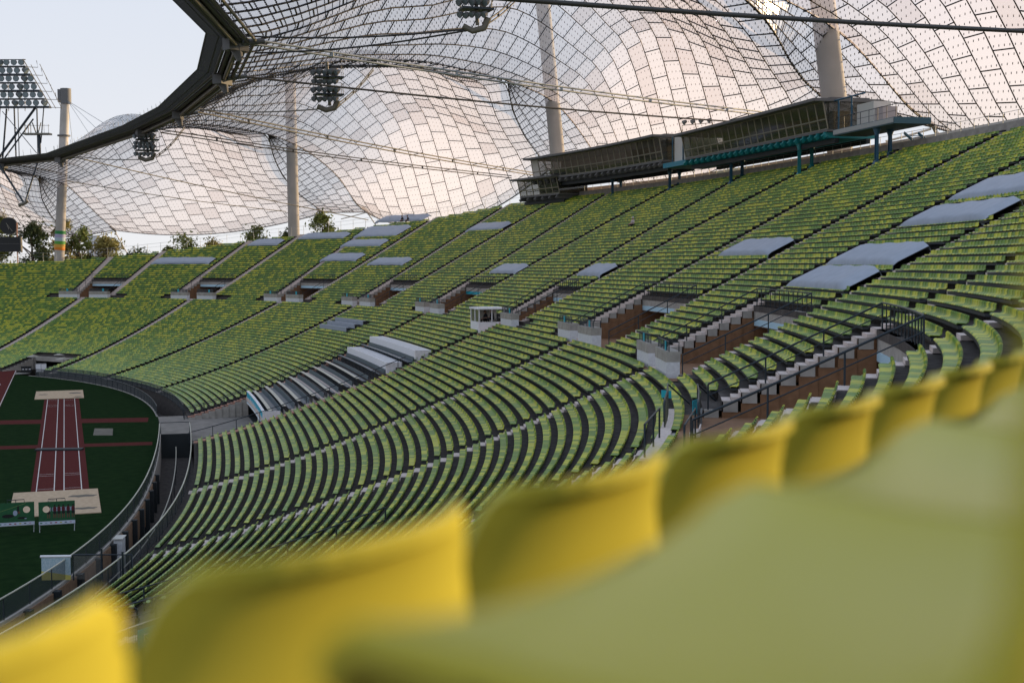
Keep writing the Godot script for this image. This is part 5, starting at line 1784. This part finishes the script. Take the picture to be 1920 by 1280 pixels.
func near_tunnel() -> void:
	for e in [[-45.7, 0, 22, "upper long dark railing running down beside the bare concrete, lower left"], [-49.6, 2, 15, "lower dark railing across the bare concrete, lower left"]]:
		var rt := thing("slope_railing", e[3], "railing", Vector3.ZERO)
		var rail := MB.new(); var top := []; var low := []
		for k in range(e[1], e[2] + 1):
			top.append(P(e[0], tread(k) + 0.3, hk(k) + 1.05)); low.append(P(e[0], tread(k) + 0.3, hk(k) + 0.5))
			if k % 3 == 1:
				var pm := MB.new()
				pm.tube([P(e[0], tread(k) + 0.3, hk(k)), P(e[0], tread(k) + 0.3, hk(k) + 1.05)], 0.04, 5)
				part("post", pm, M.steel, rt)
		rail.tube(top, 0.035, 5); rail.tube(low, 0.02, 5)
		part("rail", rail, M.steel, rt)
	var i := 0
	for k in range(4, 14):
		for g in [-46.8, -48.4]:
			if (k + int(g)) % 2: continue
			var o := thing("bare_bracket", "bare steel seat bracket on the lower left concrete, %s from the front" % ["first", "second", "third", "fourth", "fifth", "sixth", "seventh", "eighth", "ninth", "tenth", "eleventh", "twelfth"][mini(i, 11)], "bracket", P(g, (k - 1) * T + 0.1, hk(k)), "bare seat brackets on the concrete, lower left")
			var mb := MB.new()
			mb.tube([Vector3(0, 0, 0), Vector3(0, 0.62, 0)], 0.05, 6)
			mb.tube([Vector3(0, 0.60, 0), Vector3(-0.1, 0.68, 0.05), Vector3(-0.25, 0.66, 0.1), Vector3(-0.28, 0.5, 0.1)], 0.04, 6)
			part("bracket_arm", mb, M.steel, o)
			mb = MB.new()
			mb.box(Transform3D(Basis.IDENTITY, Vector3(0, 0.12, 0)), Vector3(0.16, 0.24, 0.16))
			part("foot", mb, M.beam, o)
			i += 1
	# mesh fence with the D sign
	var o := thing("mesh_fence", "wire mesh fence on dark posts carrying the D sign, lower left", "fence", W(-12.1, 2.9, 45.4))
	var d := Vector3(0.43, 0, -0.90)
	var mb := MB.new()
	mb.tube([-d * 3.0 + Vector3(0, 1.5, 0), d * 2.1 + Vector3(0, 1.5, 0), d * 2.1 + Vector3(1.6, 1.05, 0.9)], 0.03, 5)
	part("top_rail", mb, M.step, o)
	for t in [-3.0, 0.06, 2.1]:
		mb = MB.new()
		mb.box(Transform3D(Basis.looking_at(d, Vector3.UP), d * t + Vector3(0, 0.55, 0)), Vector3(0.07, 1.9, 0.10))
		part("post", mb, M.dark, o)
	mb = MB.new()
	for k in 48:
		var t := -3.0 + k * 0.107
		mb.tube([d * t + Vector3(0, -0.3, 0), d * t + Vector3(0, 1.5, 0)], 0.008, 3, -1.0, false)
	for k in 17: mb.tube([-d * 3.0 + Vector3(0, -0.3 + k * 0.107, 0), d * 2.1 + Vector3(0, -0.3 + k * 0.107, 0)], 0.008, 3, -1.0, false)
	stuff(part("wire_mesh", mb, M.dark, o))
	var x := Transform3D(Basis(d, Vector3.UP, d.cross(Vector3.UP)), W(-12.1, 2.9, 45.4) - d * 0.68 + Vector3(0, 0.98, 0) + d.cross(Vector3.UP) * 0.05)
	var sg := thing("block_sign", "turquoise sign with letter D and an arrow on the wire mesh fence", "sign", x.origin)
	var lx := Transform3D(x.basis, Vector3.ZERO)
	mb = MB.new()
	mb.box(lx, Vector3(1.3, 0.70, 0.02))
	part("plate", mb, M.turq, sg)
	letters("D", 0.46, M.dark, sg, lx * Transform3D(Basis.IDENTITY, Vector3(0.28, 0, 0.02)))
	letters("4", 0.17, M.dark, sg, lx * Transform3D(Basis.IDENTITY, Vector3(0.55, -0.12, 0.02)))
	arrow(sg, lx * Transform3D(Basis(Vector3(0, 0, 1), -PI / 2), Vector3(-0.22, 0, 0.02)), 0.34, M.white)

# ---------------------------------------------------------------- seats
func shell(prof: Array, across: Array, th: float, curl: float) -> MB:        # prof: [z, y, half width]; seat faces -z
	var g := []
	var R_ := prof.size()
	for i in R_:
		var row := []
		var q: Array = prof[i]
		var back := clampf((q[1] - 0.43) / 0.18, 0.0, 1.0)
		for j in across.size():
			var a: float = -across[j]
			var e := pow(absf(a), 2.6)
			row.append(Vector3(a * q[2], q[1] + 0.022 * e * (1.0 - back), q[0] - curl * e * back))
		g.append(row)
	var mb := MB.new()
	mb.sheet(g, th)
	return mb

func corner(y: float, w: float, r: float, top: float) -> float:
	if y < top - r: return w
	var t := clampf((y - (top - r)) / r, 0.0, 1.0)
	return w - r + r * sqrt(maxf(1.0 - t * t, 0.0))

func seat_mesh(fine: bool, low := 1.0, wide := 0.235, curl := 0.05) -> ArrayMesh:
	var pr := []; var ac := []
	if fine:
		var base := [[0.06, 0.395], [0.07, 0.415], [0.10, 0.432], [0.16, 0.428], [0.22, 0.422], [0.30, 0.420], [0.352, 0.426], [0.383, 0.448], [0.398, 0.49], [0.405, 0.53], [0.412, 0.575], [0.418, 0.615], [0.423, 0.64], [0.429, 0.662], [0.436, 0.68], [0.445, 0.692], [0.456, 0.699], [0.468, 0.70]]
		for q in base: pr.append([q[0], q[1], minf(wide - 0.04 + 0.4 * q[0], wide) if q[1] < 0.44 else corner(q[1], wide, 0.105, 0.716)])
		ac = [-1.0, -0.97, -0.92, -0.85, -0.72, -0.5, -0.25, 0.0, 0.25, 0.5, 0.72, 0.85, 0.92, 0.97, 1.0]
	else:
		for q in [[0.06, 0.395, 0.20], [0.10, 0.432, 0.225], [0.33, 0.422, 0.232], [0.398, 0.49, 0.235], [0.415, 0.61, 0.235], [0.432, 0.672, 0.205], [0.455, 0.70, 0.15]]: pr.append(q)
		ac = [-1.0, -0.6, 0.6, 1.0]
	for q in pr: if q[1] > 0.44: q[1] = 0.44 + (q[1] - 0.44) * low
	var m := ArrayMesh.new()
	shell(pr, ac, 0.016 if fine else 0.022, curl).add_to(m, M.seat)
	return m

func seat_tone(k: int) -> Color:
	var r := rng.randf()
	var j := rng.randf_range(0.85, 1.15)
	var c := Color(0.115, 0.215, 0.024)
	if r < 0.34: c = Color(0.42, 0.43, 0.030)
	elif r < 0.56: c = Color(0.22, 0.31, 0.028)
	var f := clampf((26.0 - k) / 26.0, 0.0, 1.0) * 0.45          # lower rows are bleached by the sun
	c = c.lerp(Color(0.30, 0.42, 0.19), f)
	return Color(c.r * j, c.g * j, c.b * j)

var shut := {}
func seats() -> void:
	var near_mesh := seat_mesh(true, 0.82)
	var far_mesh := seat_mesh(false, 0.80)
	var list := []
	for k in range(1, 85):
		var s := (k - 1) * T
		for sp in spans(k):
			var mid: float = (sp[0] + sp[1]) / 2.0
			var g: float = sp[0]
			var length := 0.0
			while g < sp[1]:
				length += minf(0.5, sp[1] - g) * (1.0 + (s + 0.2) * bend(g))
				g += 0.5
			var n := int(length / 0.495)
			if n < 1: continue
			var step: float = length / n
			g = sp[0]
			var acc := 0.0
			for i in n:
				var f := 1.0 + (s + 0.2) * bend(g)
				g += step * 0.5 / f
				var p := P(g, s, hk(k))
				if seen(p + Vector3(0, 0.6, 0), 0.08):
					if not ((k == 54 or k == 55) and g < -69.0): list.append([p, g, k, -p.z, p.distance_to(Vector3(0, EYE, 0))])
				g += step * 0.5 / (1.0 + (s + 0.2) * bend(g))
	list.sort_custom(func(a, b): return a[4] < b[4])
	var xs := []; var cols := []
	var proto := {}
	for i in list.size():
		var q: Array = list[i]
		var x := Transform3D(frame(q[1]).scaled_local(Vector3(1.02, 1, 1)), q[0])
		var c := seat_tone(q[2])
		if i < 286:
			var key := 0 if c.g < 0.24 else 1
			if not proto.has(key):
				var mm := near_mesh.duplicate()
				var sm: StandardMaterial3D = M.seat.duplicate()
				sm.vertex_color_use_as_albedo = false
				sm.albedo_color = (Color(0.13, 0.21, 0.034) if key == 0 else Color(0.33, 0.35, 0.05)).linear_to_srgb()
				mm.surface_set_material(0, sm)
				proto[key] = mm
			var o := obj("stadium_seat", proto[key])
			o.transform = x
			tag(o, "dark green plastic seat in the curved rows nearest beyond the foreground seats" if key == 0 else "yellow-green plastic seat in the curved rows nearest beyond the foreground seats", "seat", "dark green seats of the nearer rows" if key == 0 else "yellow-green seats of the nearer rows")
		else:
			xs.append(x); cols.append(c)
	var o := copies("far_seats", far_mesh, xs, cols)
	tag(o, "tens of thousands of green plastic seats filling the curved stand", "seats")

func foreground() -> void:
	# the camera stands at the back of row 55; find its place on the curve
	var s := 54 * T + 0.48
	var best := 1e9; var g0 := 0.0
	var g := -92.0
	while g < -75.0:
		var d := Vector2(P(g, s, 0).x, P(g, s, 0).z).length()
		if d < best: best = d; g0 = g
		g += 0.02
	var mesh := seat_mesh(true, 1.0, 0.226, 0.048)
	var own := seat_mesh(true, 1.0, 0.235, 0.02)
	var sm: StandardMaterial3D = M.seat.duplicate()
	sm.vertex_color_use_as_albedo = false
	sm.albedo_color = Color(0.45, 0.405, 0.05).linear_to_srgb()
	sm.roughness = 0.3
	sm.metallic_specular = 0.22
	mesh.surface_set_material(0, sm)
	own.surface_set_material(0, sm)
	var ord := ["first", "second", "third", "fourth", "fifth", "sixth", "seventh", "eighth", "ninth", "tenth", "eleventh", "twelfth", "thirteenth", "fourteenth", "fifteenth", "sixteenth", "seventeenth", "eighteenth", "nineteenth", "twentieth", "twenty-first", "twenty-second"]
	for row in 2:
		var k := 54 + row
		var f := 1.0 + ((k - 1) * T + 0.4) * bend(g0)
		for i in 22:
			var t := (0.72 + 0.468 * i - 0.235) if row == 0 else (0.715 + 0.48 * i)
			var gg := g0 + t / f
			if gg > -69.0: break
			var p := P(gg, (k - 1) * T, EYE - 0.945 if row == 0 else EYE - 0.62)
			var label := ""
			if row == 0: label = "blurred sunlit seat at the lower left corner, closest of its row" if i == 0 else "blurred yellow-green seat, %s from the left in the sunlit foreground row" % ord[i]
			else: label = "blurred seat whose wide green pan fills the lower right corner" if i == 0 else "blurred green seat, %s along the camera's own row at the right edge" % ord[i]
			var o := thing("foreground_seat", label, "seat", p, "seats of the foreground row" if row == 0 else "seats of the camera's own row")
			o.basis = frame(gg)
			obj("seat_shell", mesh if row == 0 else own, o)
			var mb := MB.new()
			mb.box(Transform3D(Basis.IDENTITY, Vector3(0, 0.36, 0.22)), Vector3(0.3, 0.08, 0.24))
			mb.box(Transform3D(Basis.IDENTITY, Vector3(0, 0.10, 0.3)), Vector3(0.07, 0.44, 0.07))
			part("bracket", mb, M.beam, o)
